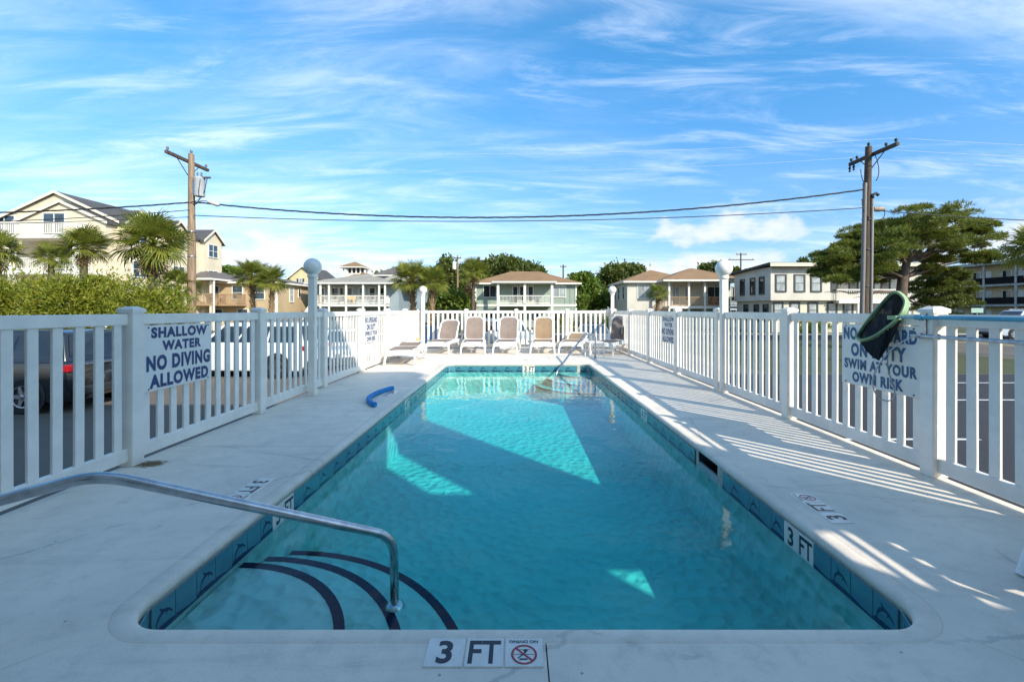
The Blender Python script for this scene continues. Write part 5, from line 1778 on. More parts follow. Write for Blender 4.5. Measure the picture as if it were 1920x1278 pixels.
# --- three-storey motel with dark balcony panels at the far right
H = House('motel_block', 'three-storey beige motel with dark balcony panels at the right', 74, 66, 'building')
mx0 = 72.0
MY0, MY1 = 52.0, 79.0
H.box('wall', s_motel, mx0 + 1.6, mx0 + 12, MY0, MY1, GZ, 8.1)
H.box('roof', concrete, mx0 - 0.5, mx0 + 12.4, MY0 - 0.4, MY1 + 0.4, 8.1, 8.5)
for lv in range(3):
    z = GZ + 3.02 * lv
    if lv:
        H.box('gallery_floor', concrete, mx0 - 0.1, mx0 + 1.6, MY0, MY1, z - 0.25, z)
        yy = MY0
        while yy < MY1 - 1:
            H.box('balcony_panel', panel_dark, mx0 - 0.06, mx0 + 0.0, yy + 0.15, min(MY1, yy + 4.35), z + 0.1, z + 1.08)
            yy += 4.5
    yy = MY0
    while yy < MY1 - 3:
        H.window('x-', mx0 + 1.6, yy + 0.5, yy + 1.5, z + 0.05, z + 2.1, frame=trim_white, pane=pale_glass if (lv + int(yy)) % 2 else trim_white, bars=(1, 1), name='door')
        H.window('x-', mx0 + 1.6, yy + 2.1, yy + 3.3, z + 0.95, z + 2.1, frame=trim_white, pane=dark_glass, bars=(2, 1))
        yy += 4.5
yy = MY0
while yy <= MY1:
    H.column(concrete, mx0 + 0.02, yy + 0.02, GZ, 8.1, 0.28)
    yy += 4.5

# ================================================================== plants


def quads_mesh(name, C, A, B, m_, mats_extra=None):
    """one quad per row: centre C, half axes A and B; a diamond-ish leaf (4 verts)"""
    n_ = len(C)
    V = np.empty((n_, 4, 3), dtype=np.float32)
    V[:, 0] = C - A
    V[:, 1] = C + B - A * 0.1
    V[:, 2] = C + A
    V[:, 3] = C - B - A * 0.1
    me = bpy.data.meshes.new(name)
    me.vertices.add(n_ * 4)
    me.vertices.foreach_set('co', V.reshape(-1))
    me.loops.add(n_ * 4)
    me.loops.foreach_set('vertex_index', np.arange(n_ * 4, dtype=np.int32))
    me.polygons.add(n_)
    me.polygons.foreach_set('loop_start', np.arange(0, n_ * 4, 4, dtype=np.int32))
    me.polygons.foreach_set('loop_total', np.full(n_, 4, dtype=np.int32))
    me.materials.append(m_)
    me.update(calc_edges=True)
    return me


def unit(v):
    return v / (np.linalg.norm(v, axis=1, keepdims=True) + 1e-9)


def leaf_cloud(rng, blobs, per, L, Wd, up=0.3, shell=0.55, dirn=None):
    """leaves through a set of ellipsoid blobs: (centre, radii). denser towards the shell"""
    Cs, As, Bs = [], [], []
    for (c, r) in blobs:
        c, r = np.array(c), np.array(r)
        n_ = int(per * (r[0] * r[1] * r[2]) ** (2 / 3))
        d = unit(rng.normal(size=(n_, 3)))
        rad = shell + (1 - shell) * rng.random((n_, 1)) ** 0.6
        rad *= 1 + 0.16 * rng.normal(size=(n_, 1))
        p = c + d * r * rad
        a = unit(rng.normal(size=(n_, 3)) * 0.8 + d * 0.9 + np.array([0, 0, up]))
        b2 = unit(np.cross(a, rng.normal(size=(n_, 3))))
        s = (0.65 + 0.7 * rng.random((n_, 1)))
        Cs.append(p)
        As.append(a * L / 2 * s)
        Bs.append(b2 * Wd / 2 * s)
    return np.vstack(Cs), np.vstack(As), np.vstack(Bs)


bark = mat('bark', (0.13, 0.10, 0.075), rough=0.95, col2=(0.06, 0.045, 0.035), scale=5, stretch=(3, 3, 0.6), bump=0.6, bscale=14)
bark_pine = mat('bark_pine', (0.17, 0.125, 0.09), rough=0.95, col2=(0.07, 0.05, 0.04), scale=5, stretch=(3, 3, 0.8), bump=0.6, bscale=12)
leaf_hedge = leaf_mat('leaf_hedge', (0.30, 0.31, 0.03), (0.17, 0.215, 0.02), (0.42, 0.36, 0.06), trans=0.42)
leaf_oak = leaf_mat('leaf_oak', (0.055, 0.085, 0.018), (0.095, 0.120, 0.022), (0.15, 0.145, 0.035))
leaf_green = leaf_mat('leaf_green', (0.070, 0.135, 0.016), (0.12, 0.18, 0.020), (0.18, 0.20, 0.03), trans=0.3)
leaf_pine = leaf_mat('leaf_pine', (0.10, 0.145, 0.022), (0.165, 0.185, 0.028), (0.26, 0.23, 0.04), trans=0.35)
leaf_palm = leaf_mat('leaf_palm', (0.15, 0.19, 0.026), (0.22, 0.235, 0.032), (0.36, 0.30, 0.06), rough=0.42, trans=0.38)
leaf_dead = leaf_mat('leaf_dead', (0.30, 0.19, 0.075), (0.22, 0.13, 0.05), (0.36, 0.26, 0.12), trans=0.15)
boot_m = mat('palm_boot', (0.34, 0.23, 0.12), rough=0.95, col2=(0.16, 0.10, 0.05), scale=6, bump=0.5, bscale=20)


def limb(mb, p0, p1, r0, r1, rng, n_=6, wig=0.12, seg=7):
    p0, p1 = Vector(p0), Vector(p1)
    L = (p1 - p0).length
    pts = []
    for i in range(n_ + 1):
        f = i / n_
        w_ = math.sin(math.pi * f) * wig * L
        pts.append(p0.lerp(p1, f) + Vector((rng.normal() * w_ * 0.4, rng.normal() * w_ * 0.4, rng.normal() * w_ * 0.3 + w_ * 0.25)))
    mb.tube(pts, [r0 + (r1 - r0) * i / n_ for i in range(n_ + 1)], seg)
    return pts


def tree(label, x, y, blobs, leaf, L, Wd, per, trunk_r=0.3, seed=1, cat='tree', name='tree', group=None, shell=0.55, up=0.3):
    """blobs in world space; trunk and limbs reach into each blob"""
    rng = np.random.default_rng(seed)
    t = thing(name, label, cat, (x, y, GZ), 0, group)
    zc = min(b2[0][2] - b2[1][2] * 0.3 for b2 in blobs)
    fork = Vector((x, y, max(GZ + 0.8, zc - 0.6)))
    mb = MB()
    limb(mb, (x, y, GZ), fork, trunk_r, trunk_r * 0.75, rng, 5, 0.05, 9)
    for (c, r) in blobs:
        limb(mb, fork - Vector((0, 0, 0.2)), c, trunk_r * 0.55, trunk_r * 0.12, rng, 6, 0.10, 6)
    mb.xform(xf((x, y, GZ)))
    mb.build('trunk', bark, t, smooth=True)
    C, A, B = leaf_cloud(rng, blobs, per, L, Wd, up, shell)
    C = C - np.array([x, y, GZ])
    link('crown', quads_mesh('crown', C, A, B, leaf), t)
    return t


def blob_px(px, py, d, rx, ry, depth=None):
    """ellipsoid whose outline spans rx, ry photo pixels at distance d"""
    c = P(px, py, d)
    k_ = d / FPX
    return ((c.x, c.y, c.z), (rx * k_, (depth if depth else rx * k_), ry * k_))


def sub_blobs(rng, blobs, n_, f=0.45):
    out = []
    for (c, r) in blobs:
        for _ in range(n_):
            d = rng.normal(size=3)
            d /= np.linalg.norm(d)
            q = [c[i] + d[i] * r[i] * 0.68 for i in range(3)]
            k_ = f * (0.7 + 0.6 * rng.random())
            out.append((tuple(q), tuple(max(0.15, r[i] * k_) for i in range(3))))
    return out


# hedge shrubs beyond the left fence
rng = np.random.default_rng(11)
hed = [(-40, 560, 15.5, 70, 56), (40, 553, 16.2, 60, 46), (115, 550, 15.4, 62, 50), (190, 553, 16.0, 58, 46), (255, 560, 15.5, 50, 46), (312, 570, 16.4, 40, 44)]
hl = ['tall yellow green shrub behind the black car beyond the left fence', 'yellow green shrub between two hedge bushes under the leftmost palm', 'broad yellow green shrub below the round headed palm',
      'yellow green shrub left of the large ragged palm', 'yellow green shrub below the large ragged palm', 'small yellow green shrub against the transformer pole']
for i, (px, py, d, rx, ry) in enumerate(hed):
    c = P(px, py, d)
    k_ = d / FPX
    top = c.z + ry * k_
    main = [((c.x, c.y, (top + GZ) / 2), (rx * k_, 1.1, (top - GZ) / 2 * 0.95))]
    bl = main + sub_blobs(rng, main, 26, 0.28)
    tree(hl[i], c.x, c.y, bl, leaf_hedge, 0.135, 0.042, 3000, 0.10, 20 + i, 'shrub', 'hedge_shrub', 'yellow green hedge shrubs beyond the left fence', 0.6, 0.5)

# palms -----------------------------------------------------------------


def frond_mesh(seed, droop, dead=False, nleaf=28, R0=0.95):
    """costapalmate fan: stalk along +x, blade of folded leaflets with bending tips"""
    rg = np.random.default_rng(seed)
    mb = MB()
    st_l = 0.85
    stalk = [(0, 0, 0), (st_l * 0.5, 0, 0.03), (st_l, 0, 0.0), (st_l + 0.3, 0, -0.06 - 0.15 * droop)]
    mb.tube(stalk, [0.026, 0.020, 0.014, 0.004], 5)
    for k in range(nleaf):
        f = k / (nleaf - 1) * 2 - 1
        a = f * R(118)
        L = R0 * (1.0 - 0.28 * abs(f) ** 2) * (0.85 + 0.3 * rg.random())
        base = Vector((st_l + 0.18 * (1 - abs(f)), 0.02 * f, -0.02 * (1 - abs(f))))
        dr = Vector((math.cos(a), math.sin(a), 0.18 * abs(f) - 0.05))
        sd = Vector((-math.sin(a), math.cos(a), 0))
        w1 = 0.034
        bendk = droop * (0.6 + 0.8 * rg.random())
        q1 = base + dr * L * 0.5 + Vector((0, 0, -0.08 * bendk * L))
        q2 = base + dr * L * 0.82 + Vector((0, 0, -0.34 * bendk * L))
        q3 = base + dr * L * 0.98 + Vector((0, 0, -0.75 * bendk * L))
        up = Vector((0, 0, 0.012))
        vs = [base, q1 - sd * w1 + up, q1 - up * 0.6, q1 + sd * w1 + up, q2 - sd * w1 * 0.6, q2 + sd * w1 * 0.6, q3]
        mb.add(vs, [(0, 1, 2), (0, 2, 3), (1, 4, 5, 2), (2, 5, 3), (4, 6, 5)])
    return mb.mesh('frond', leaf_dead if dead else leaf_palm, fix=False)


FR = [frond_mesh(1, 0.16), frond_mesh(2, 0.3), frond_mesh(3, 0.6), frond_mesh(4, 0.24)]
FRD = [frond_mesh(5, 0.9, True, 16, 0.7), frond_mesh(6, 1.1, True, 14, 0.7)]
_trunks = 0


def palm(label, px, py, d, rpx, n_=34, boots=True, dead=4, seed=0, lean=0.0, base_px=None):
    """head centre at photo pixel (px,py), head radius rpx pixels"""
    rg = np.random.default_rng(100 + seed)
    c = P(px, py, d)
    sc = rpx * d / FPX / 1.75
    bx_, by_ = (c.x if base_px is None else X(base_px, d)), c.y
    t = thing('palm_tree', label, 'palm tree', (bx_, by_, GZ), 0, 'sabal palms round the pool')
    hz = c.z - GZ
    mb = MB()
    tr = 0.15 * (0.8 + 0.4 * min(1.5, sc))
    pts = [(0, 0, 0), ((c.x - bx_) * 0.3, 0, hz * 0.4), ((c.x - bx_) * 0.8, 0, hz * 0.8), (c.x - bx_, 0, hz - 0.05)]
    mb.tube(pts, [tr * 1.15, tr, tr, tr * 0.8], 10)
    mb.build('trunk', boot_m if boots else bark, t, smooth=True)
    if boots:
        bo = MB()
        nb = int(hz * 0.75 / 0.055)
        for i in range(nb):
            f = 0.25 + 0.75 * i / nb
            z = hz * f
            xo = (c.x - bx_) * f
            an = i * 2.4
            u = Vector((math.cos(an), math.sin(an), 0))
            v = Vector((-u.y, u.x, 0))
            p0 = Vector((xo, 0, z)) + u * tr * 0.85
            p1 = p0 + u * (0.14 + 0.06 * rg.random()) * min(1.2, sc + 0.3) + Vector((0, 0, 0.26))
            w_ = 0.055
            vs = [p0 - v * w_, p0 + v * w_, p1 + v * w_ * 0.55, p1 - v * w_ * 0.55, p0 - v * w_ + u * 0.035 - Vector((0, 0, 0.04)), p0 + v * w_ + u * 0.035 - Vector((0, 0, 0.04))]
            bo.add(vs, [(0, 1, 2, 3), (4, 5, 2, 3), (0, 4, 3), (1, 5, 2), (0, 1, 5, 4)])
        bo.build('leaf_boots', boot_m, t)
    for i in range(n_ + dead):
        isd = i >= n_
        az_ = i * 2.39996 + rg.normal() * 0.2
        f = (i + 0.5) / n_
        elv = R(80 - 112 * min(1, f) ** 0.9) if not isd else R(-55 - 20 * rg.random())
        me_ = FRD[i % 2] if isd else FR[2 if f > 0.75 else int(rg.integers(0, 4))]
        o = link('frond', me_, t, (c.x - bx_, 0, hz))
        s = sc * (0.86 + 0.26 * rg.random())
        o.scale = (s, s, s)
        o.rotation_euler = Matrix.Rotation(az_, 3, 'Z').to_4x4().to_3x3().__matmul__(Matrix.Rotation(-elv, 3, 'Y')).__matmul__(Matrix.Rotation(rg.normal() * 0.35, 3, 'X')).to_euler()
    return t


palm('large ragged palm with drooping fronds beside the transformer pole', 286, 458, 17.5, 63, 40, False, 10, 1)
palm('round headed palm in front of the cream block balcony', 157, 464, 22.0, 42, 38, False, 7, 2)
palm('palm at the left edge rising over the hedge', -8, 472, 18.0, 46, 36, False, 6, 3)
palm('darker smaller palm between the two left palms', 96, 484, 26.0, 31, 30, False, 3, 4)
palm('low palm tucked behind the transformer pole', 334, 538, 21.0, 40, 28, False, 3, 5)
palm('bushy palm with criss-cross trunk in front of the tan house, nearer its porch', 472, 519, 40.0, 36, 36, True, 2, 6, 0, 476)
palm('bushy palm with criss-cross trunk near the tan house corner board', 511, 526, 39.0, 31, 34, True, 2, 7, 0, 507)
palm('tall full palm beside the grey house behind the left corner lamp', 772, 524, 32.0, 39, 38, True, 3, 8, 0, 778)
palm('palm leaning against the full palm, by the dark green tree', 812, 530, 31.0, 33, 32, True, 3, 9, 0, 806)
palm('single palm beside the green house roof corner', 888, 510, 46.0, 30, 34, False, 6, 10, 0, 886)
palm('little palm at the wooden stair of the brown roofed house', 1234, 552, 48.0, 22, 26, True, 2, 11, 0, 1232)
palm('spiky palm at the right edge in front of the motel', 1945, 470, 22.0, 56, 38, False, 4, 12)

# broad trees
rng = np.random.default_rng(5)


def px_tree(label, base_px, d, specs, leaf, L, Wd, per, seed, nsub=14, f=0.4, tr=0.3, shell=0.5):
    main = [blob_px(*((s[0], s[1], d + (s[4] if len(s) > 4 else 0)) + (s[2], s[3]))) for s in specs]
    rg = np.random.default_rng(seed)
    bl = main + sub_blobs(rg, main, nsub, f)
    x = X(base_px, d)
    return tree(label, x, d, bl, leaf, L, Wd, per, tr, seed, 'tree', 'broad_tree', 'broad trees behind the houses', shell)


px_tree('wide dark oak crown rising behind the green house roof', 950, 76, [(905, 512, 40, 22), (945, 502, 42, 22), (985, 512, 34, 20, 2)], leaf_oak, 0.62, 0.34, 260, 31)
px_tree('dark tree behind the palms left of the green house', 840, 66, [(838, 520, 24, 36), (858, 535, 22, 40), (830, 545, 24, 30)], leaf_oak, 0.5, 0.28, 300, 32)
px_tree('bright green bushy tree under the palms beside the green house', 842, 48, [(838, 560, 24, 24), (862, 566, 20, 22), (815, 570, 16, 18)], leaf_green, 0.34, 0.2, 420, 33, tr=0.18)
px_tree('rusty brown tree in front of the green house left wall', 880, 56, [(878, 556, 12, 26), (884, 575, 10, 16)], leaf_mat('leaf_rust', (0.13, 0.085, 0.035), (0.10, 0.09, 0.03), (0.18, 0.10, 0.04)), 0.3, 0.16, 420, 34, tr=0.16)
px_tree('mid green tree right of the green house', 1098, 66, [(1092, 532, 30, 22), (1108, 555, 34, 26), (1085, 560, 22, 22)], leaf_green, 0.46, 0.26, 320, 35)
px_tree('tall dark green tree beside the white house side wall', 1160, 72, [(1160, 520, 36, 26), (1178, 512, 30, 18), (1136, 545, 26, 34), (1165, 555, 36, 26)], leaf_oak, 0.55, 0.3, 300, 36)
px_tree('small dark tree tops behind the brown roof', 1330, 84, [(1322, 503, 14, 10), (1345, 500, 20, 10), (1375, 510, 16, 10)], leaf_oak, 0.6, 0.34, 240, 37, 8)
px_tree('round little tree top over the white building roof', 1507, 66, [(1507, 492, 11, 10), (1512, 502, 12, 10)], leaf_oak, 0.45, 0.25, 260, 38, 8)
px_tree('low green tree top left of the tan house roof', 432, 72, [(430, 508, 22, 10), (448, 516, 20, 14)], leaf_green, 0.5, 0.28, 300, 39, 8)
px_tree('pale green shrubby tree at the green house right corner', 1092, 54, [(1092, 568, 12, 22)], leaf_green, 0.3, 0.18, 400, 40, 10, tr=0.14)
px_tree('far dark tree belt piece behind the grey house', 730, 110, [(740, 522, 40, 14), (800, 520, 40, 16)], leaf_oak, 0.9, 0.5, 160, 41, 8)

# wind-shaped pine behind the right fence
rng = np.random.default_rng(77)
PD = 30.0
pn = thing('pine_tree', 'wind-shaped pine with flat dark clumps behind the utility pole', 'tree', (X(1690, PD), PD, GZ))
Mp = xf((X(1690, PD), PD, GZ))
tk = MB()
tpts = [Vector((X(1690, PD), PD, GZ)), P(1684, 590, PD), P(1690, 552, PD), P(1693, 520, PD), P(1700, 492, PD)]
tk.tube(tpts, [0.42, 0.36, 0.32, 0.28, 0.22], 10)
clumps = [(1722, 412, 52, 17, -0.5), (1765, 410, 46, 15, 0.6), (1690, 428, 50, 16, 1.0), (1740, 432, 56, 16, -1.2), (1800, 436, 40, 15, 0.4), (1832, 428, 20, 11, 0.0),
          (1645, 446, 40, 15, 0.8), (1600, 444, 26, 12, 0.2), (1612, 462, 38, 16, -0.8), (1668, 462, 52, 18, -1.4), (1720, 456, 50, 16, 1.6), (1790, 458, 44, 15, -1.0), (1820, 452, 26, 12, 1.0),
          (1575, 474, 40, 16, 0.6), (1548, 488, 34, 16, -0.5), (1600, 492, 46, 18, 1.5), (1640, 488, 44, 18, -1.8), (1545, 510, 30, 14, 0.6), (1580, 516, 42, 15, -1.0), (1622, 518, 40, 15, 0.9),
          (1760, 482, 42, 14, 1.4), (1808, 478, 34, 11, 0.0), (1835, 484, 20, 9, -0.6), (1700, 440, 40, 14, 2.2), (1655, 425, 26, 10, 1.8), (1640, 506, 34, 14, 1.0), (1742, 505, 26, 8, 0.5), (1690, 475, 40, 12, 2.0)]
fork = [tpts[3], tpts[4], tpts[4], tpts[2] + Vector((0, 0, 0.5))]
for i, (px, py, rx, ry, dy_) in enumerate(clumps):
    c = P(px, py + ry * 0.4, PD + dy_)
    src = tpts[4] if py < 470 else tpts[3]
    limb(tk, src, c, 0.13 if py < 470 else 0.10, 0.025, rng, 7, 0.10, 6)
for (a, b2) in (((1693, 548), (1600, 558)), ((1693, 552), (1545, 548)), ((1690, 560), (1740, 575)), ((1700, 545), (1660, 585))):
    limb(tk, P(*a, PD), P(*b2, PD - 1.5), 0.09, 0.015, rng, 8, 0.10, 6)
tk.xform(Mp)
tk.build('trunk', bark_pine, pn, smooth=True)


def pine_needles(specs, d, per, rng, ln=0.30):
    Cs, As, Bs = [], [], []
    for (px, py, rx, ry, dy_) in specs:
        c0 = P(px, py, d + dy_)
        k_ = d / FPX
        # each clump is several small pads
        for q in range(12):
            o_ = rng.normal(size=3) * np.array([rx * k_ * 0.48, rx * k_ * 0.42, ry * k_ * 0.42])
            pr = np.array([rx * k_ * 0.38, rx * k_ * 0.38, ry * k_ * 0.42]) * (0.7 + 0.6 * rng.random())
            nT = int(per * (0.6 + 0.8 * rng.random()))
            dd = unit(rng.normal(size=(nT, 3)))
            dd[:, 2] = np.abs(dd[:, 2]) * 0.9 - 0.12
            p = np.array(c0) + o_ + dd * pr * (0.55 + 0.45 * rng.random((nT, 1)))
            for _ in range(5):
                a = unit(dd * 0.7 + np.array([0, 0, 0.55]) + rng.normal(size=(nT, 3)) * 0.75)
                b2 = unit(np.cross(a, rng.normal(size=(nT, 3))))
                s = 0.7 + 0.6 * rng.random((nT, 1))
                Cs.append(p + a * ln * 0.45)
                As.append(a * ln / 2 * s)
                Bs.append(b2 * 0.017 * s)
    return np.vstack(Cs), np.vstack(As), np.vstack(Bs)


clumps = [(a, b2 + 3, c * 1.08, e_ * 1.25, f) for (a, b2, c, e_, f) in clumps]
C, A, B = pine_needles(clumps, PD, 95, rng, 0.26)
link('crown', quads_mesh('crown', C - np.array(pn.location), A, B, leaf_pine), pn)
# bushy young pine to its right
d2 = 33.0
yp = thing('young_pine', 'bushy yellow green young pine in front of the motel', 'tree', (X(1765, d2), d2, GZ))
tk = MB()
tk.tube([(X(1765, d2), d2, GZ), P(1766, 560, d2), P(1768, 520, d2)], [0.16, 0.12, 0.05], 8)
sp = [(1768, 516, 34, 12, 0), (1790, 528, 30, 13, 0.5), (1745, 530, 34, 13, -0.5), (1770, 545, 44, 15, -0.8), (1800, 548, 24, 12, 0.4), (1745, 560, 40, 14, 0.5), (1785, 565, 28, 13, -0.5), (1765, 578, 40, 14, 0), (1800, 515, 20, 10, 0)]
for (px, py, rx, ry, dy_) in sp:
    limb(tk, P(1766, min(575, py + 18), d2), P(px, py, d2 + dy_), 0.05, 0.012, rng, 5, 0.08, 5)
tk.xform(xf(yp.location))
tk.build('trunk', bark_pine, yp, smooth=True)
C, A, B = pine_needles(sp, d2, 80, rng, 0.27)
link('crown', quads_mesh('crown', C - np.array(yp.location), A, B, leaf_mat('leaf_youngpine', (0.085, 0.12, 0.02), (0.12, 0.14, 0.024), (0.18, 0.17, 0.03), trans=0.15)), yp)

# bare-twigged tree over the motel roof
bt_ = thing('sparse_tree', 'sparse half-bare tree showing above the motel roof', 'tree', (X(1880, 84), 84, GZ))
tk = MB()
rg = np.random.default_rng(9)
tops = [(1862, 478), (1872, 468), (1885, 462), (1896, 470), (1905, 478), (1878, 482)]
for (px, py) in tops:
    pts = limb(tk, P(1880, 512, 84), P(px, py, 84 + rg.normal() * 1.5), 0.16, 0.05, rg, 6, 0.1, 5)
    for _ in range(4):
        q = pts[int(rg.integers(3, 7))]
        limb(tk, q, q + Vector((rg.normal() * 1.0, rg.normal() * 1.0, 0.5 + rg.random())), 0.06, 0.02, rg, 3, 0.1, 4)
tk.tube([(X(1880, 84), 84, GZ), P(1880, 512, 84)], [0.4, 0.2], 8)
tk.xform(xf(bt_.location))
tk.build('trunk', bark, bt_, smooth=True)
bl = [blob_px(px, py, 84, 8, 5) for (px, py) in tops]
C, A, B = leaf_cloud(rg, bl, 90, 0.4, 0.2)
link('crown', quads_mesh('crown', C - np.array(bt_.location), A, B, leaf_oak), bt_)

# shrubs in front of the houses across the road
for i, (px, d, w_, h_, lab) in enumerate([(1062, 55, 1.2, 1.3, 'clipped bright shrub before the green house right windows'), (700, 54, 1.6, 1.2, 'low shrub before the grey house under its balcony'), (1150, 52, 1.5, 1.6, 'dark shrub before the white side wall of the brown roofed house'), (1520, 43, 1.8, 1.3, 'low shrub before the long white building')]):
    x = X(px, d)
    main = [((x, d, GZ + h_ * 0.5), (w_, w_ * 0.7, h_ * 0.55))]
    rg = np.random.default_rng(60 + i)
    tree(lab, x, d, main + sub_blobs(rg, main, 8, 0.4), leaf_hedge if i == 0 else leaf_green, 0.2, 0.1, 700, 0.05, 60 + i, 'shrub', 'garden_shrub', 'garden shrubs before the houses')

# ================================================================== utility poles and wires
porcelain = mat('porcelain', (0.16, 0.15, 0.15), rough=0.3, var=0.2)
can_grey = mat('transformer_grey', (0.42, 0.44, 0.45), rough=0.45, var=0.12, scale=4)


def insulator(parent, x, y, z, s=1.0, m_=None):
    return MB().lathe([(0.012, 0), (0.02, 0.05), (0.055, 0.06), (0.05, 0.09), (0.062, 0.11), (0.05, 0.15), (0.03, 0.18), (0.0, 0.185)], 10, 'z', (x, y, z)).build('insulator', m_ or porcelain, parent, smooth=40)


# left pole with transformer and street light
LX, LYp = -15.0, 21.0
ul = thing('utility_pole', 'pale wooden utility pole with grey transformer and street light', 'utility pole', (LX, LYp, GZ), 0, 'wooden utility poles')
ZT = P(361, 289, LYp).z - GZ
MB().tube([(0, 0, 0), (0.02, 0, ZT * 0.5), (0.0, 0, ZT)], [0.20, 0.165, 0.12], 14).build('shaft', wood_pole, ul, smooth=60)
za = P(361, 303, LYp).z - GZ
MB().box(-0.20, -0.08, -1.35, 1.35, za - 0.06, za + 0.07).build('crossarm', wood_dark, ul)
for s in (-1, 1):
    MB().tube([(-0.14, s * 0.7, za - 0.05), (-0.12, s * 0.05, za - 0.65)], 0.02, 6).build('brace', wood_dark, ul)
for yy in (-1.25, 1.2):
    insulator(ul, -0.14, yy, za + 0.07)
insulator(ul, 0, 0, ZT)
zc = P(378, 352, LYp).z - GZ
can = MB().lathe([(0.0, -0.42), (0.21, -0.42), (0.225, -0.38), (0.225, 0.36), (0.235, 0.38), (0.235, 0.42), (0.12, 0.50), (0.0, 0.51)], 20, 'z', (0.42, -0.06, zc)).build('transformer', can_grey, ul, smooth=40)
for dx_ in (-0.09, 0.09):
    MB().lathe([(0.03, 0), (0.05, 0.06), (0.03, 0.1), (0.045, 0.14), (0.02, 0.22), (0.0, 0.23)], 8, 'z', (0.42 + dx_, -0.06, zc + 0.48)).build('bushing', porcelain, can, smooth=40)
MB().box(0.12, 0.22, -0.10, 0.02, zc - 0.3, zc + 0.3).build('mount', alu, ul)
MB().box(0.36, 0.95, -0.14, -0.06, zc + 0.40, zc + 0.47).build('cutout_arm', wood_dark, ul)
MB().tube([(0.80, -0.10, zc + 0.40), (0.70, -0.10, zc - 0.1), (0.62, -0.1, zc - 0.35), (0.30, -0.1, zc - 0.75), (0.1, 0, zc - 0.7)], 0.018, 6).build('lead_wire', wire_mat, ul, smooth=True)
MB().tube([(0.62, -0.30, zc + 0.3), (0.55, -0.3, zc - 0.2), (0.50, -0.2, zc - 0.6), (0.05, -0.15, zc - 0.72)], 0.016, 6).build('lead_wire', wire_mat, ul, smooth=True)
zl = P(400, 380, LYp).z - GZ
MB().tube([(0.1, 0, zl - 0.12), (0.5, -0.1, zl + 0.05), (1.0, -0.2, zl + 0.03)], 0.025, 8).build('lamp_arm', alu, ul, smooth=True)
hd = MB().lathe([(0.03, -0.28), (0.09, -0.2), (0.13, 0.0), (0.15, 0.18), (0.10, 0.28), (0.0, 0.30)], 14, 'x', (0, 0, 0))
hd.xform(Matrix.Translation((1.15, -0.23, zl - 0.08)) @ Matrix.Rotation(R(16), 4, 'Y') @ Matrix.Diagonal((1, 1, 0.62, 1)))
hd.build('street_light', mat('lamp_head', (0.55, 0.53, 0.48), rough=0.4, var=0.1), ul, smooth=True)
for zz in (0.50, 0.62, 0.30):
    MB().lathe([(0.17, -0.03), (0.19, 0.0), (0.17, 0.03)], 14, 'z', (0.01, 0, ZT * zz)).build('band', alu, ul, smooth=True)

# right pole with conduits
RX_, RYp = 15.25, 20.0
ur = thing('utility_pole', 'dark wooden utility pole with grey conduits beside the pine', 'utility pole', (RX_, RYp, GZ), 0, 'wooden utility poles')
ZT2 = P(1627, 275, RYp).z - GZ
lean = 0.24
MB().tube([(0, 0, 0), (lean * 0.5, 0, ZT2 * 0.5), (lean, 0, ZT2)], [0.19, 0.165, 0.125], 14).build('shaft', wood_dark, ur, smooth=60)
za = P(1627, 290, RYp).z - GZ
MB().box(lean + 0.10, lean + 0.22, -1.35, 1.35, za - 0.07, za + 0.07).build('crossarm', wood_dark, ur)
for s in (-1, 1):
    MB().tube([(lean + 0.16, s * 0.7, za - 0.05), (lean + 0.1, s * 0.05, za - 0.6)], 0.02, 6).build('brace', wood_dark, ur)
for yy in (-1.25, -0.75, 0.9, 1.25):
    insulator(ur, lean + 0.16, yy, za + 0.07, m_=wire_mat)
insulator(ur, lean, 0, ZT2, m_=wire_mat)
for yy in (0.95, 1.2):
    MB().lathe([(0.0, -0.2), (0.05, -0.2), (0.03, -0.1), (0.06, -0.05), (0.03, 0.05), (0.05, 0.15), (0.0, 0.16)], 8, 'z', (lean + 0.05, yy, za - 0.2)).build('cutout', wire_mat, ur, smooth=40)
zz1 = P(1627, 345, RYp).z - GZ
zz2 = P(1627, 372, RYp).z - GZ
MB().tube([(-0.21, -0.16, 0), (-0.21 + lean * 0.7, -0.16, zz1)], 0.085, 10).build('conduit', mat('conduit_grey', (0.19, 0.175, 0.16), rough=0.5, var=0.15), ur, smooth=60)
MB().tube([(0.20, -0.16, 0), (0.14 + lean * 0.6, -0.16, zz2)], 0.06, 10).build('conduit', mat('conduit_pale', (0.26, 0.24, 0.22), rough=0.5, var=0.15), ur, smooth=60)
MB().tube([(0.14 + lean * 0.6, -0.16, zz2 - 0.05), (0.15 + lean * 0.6, -0.16, zz2 + 0.12), (0.28 + lean * 0.6, -0.18, zz2 + 0.18), (0.38 + lean * 0.6, -0.2, zz2 + 0.08)], 0.065, 8).build('weather_head', wire_mat, ur, smooth=True)
zz3 = P(1640, 393, RYp).z - GZ
MB().lathe([(0.0, -0.25), (0.10, -0.25), (0.12, 0.0), (0.08, 0.22), (0.0, 0.22)], 10, 'x', (0.62, -0.1, zz3)).build('splice_box', mat('splice_tan', (0.30, 0.24, 0.16), rough=0.6, var=0.3), ur, smooth=50)
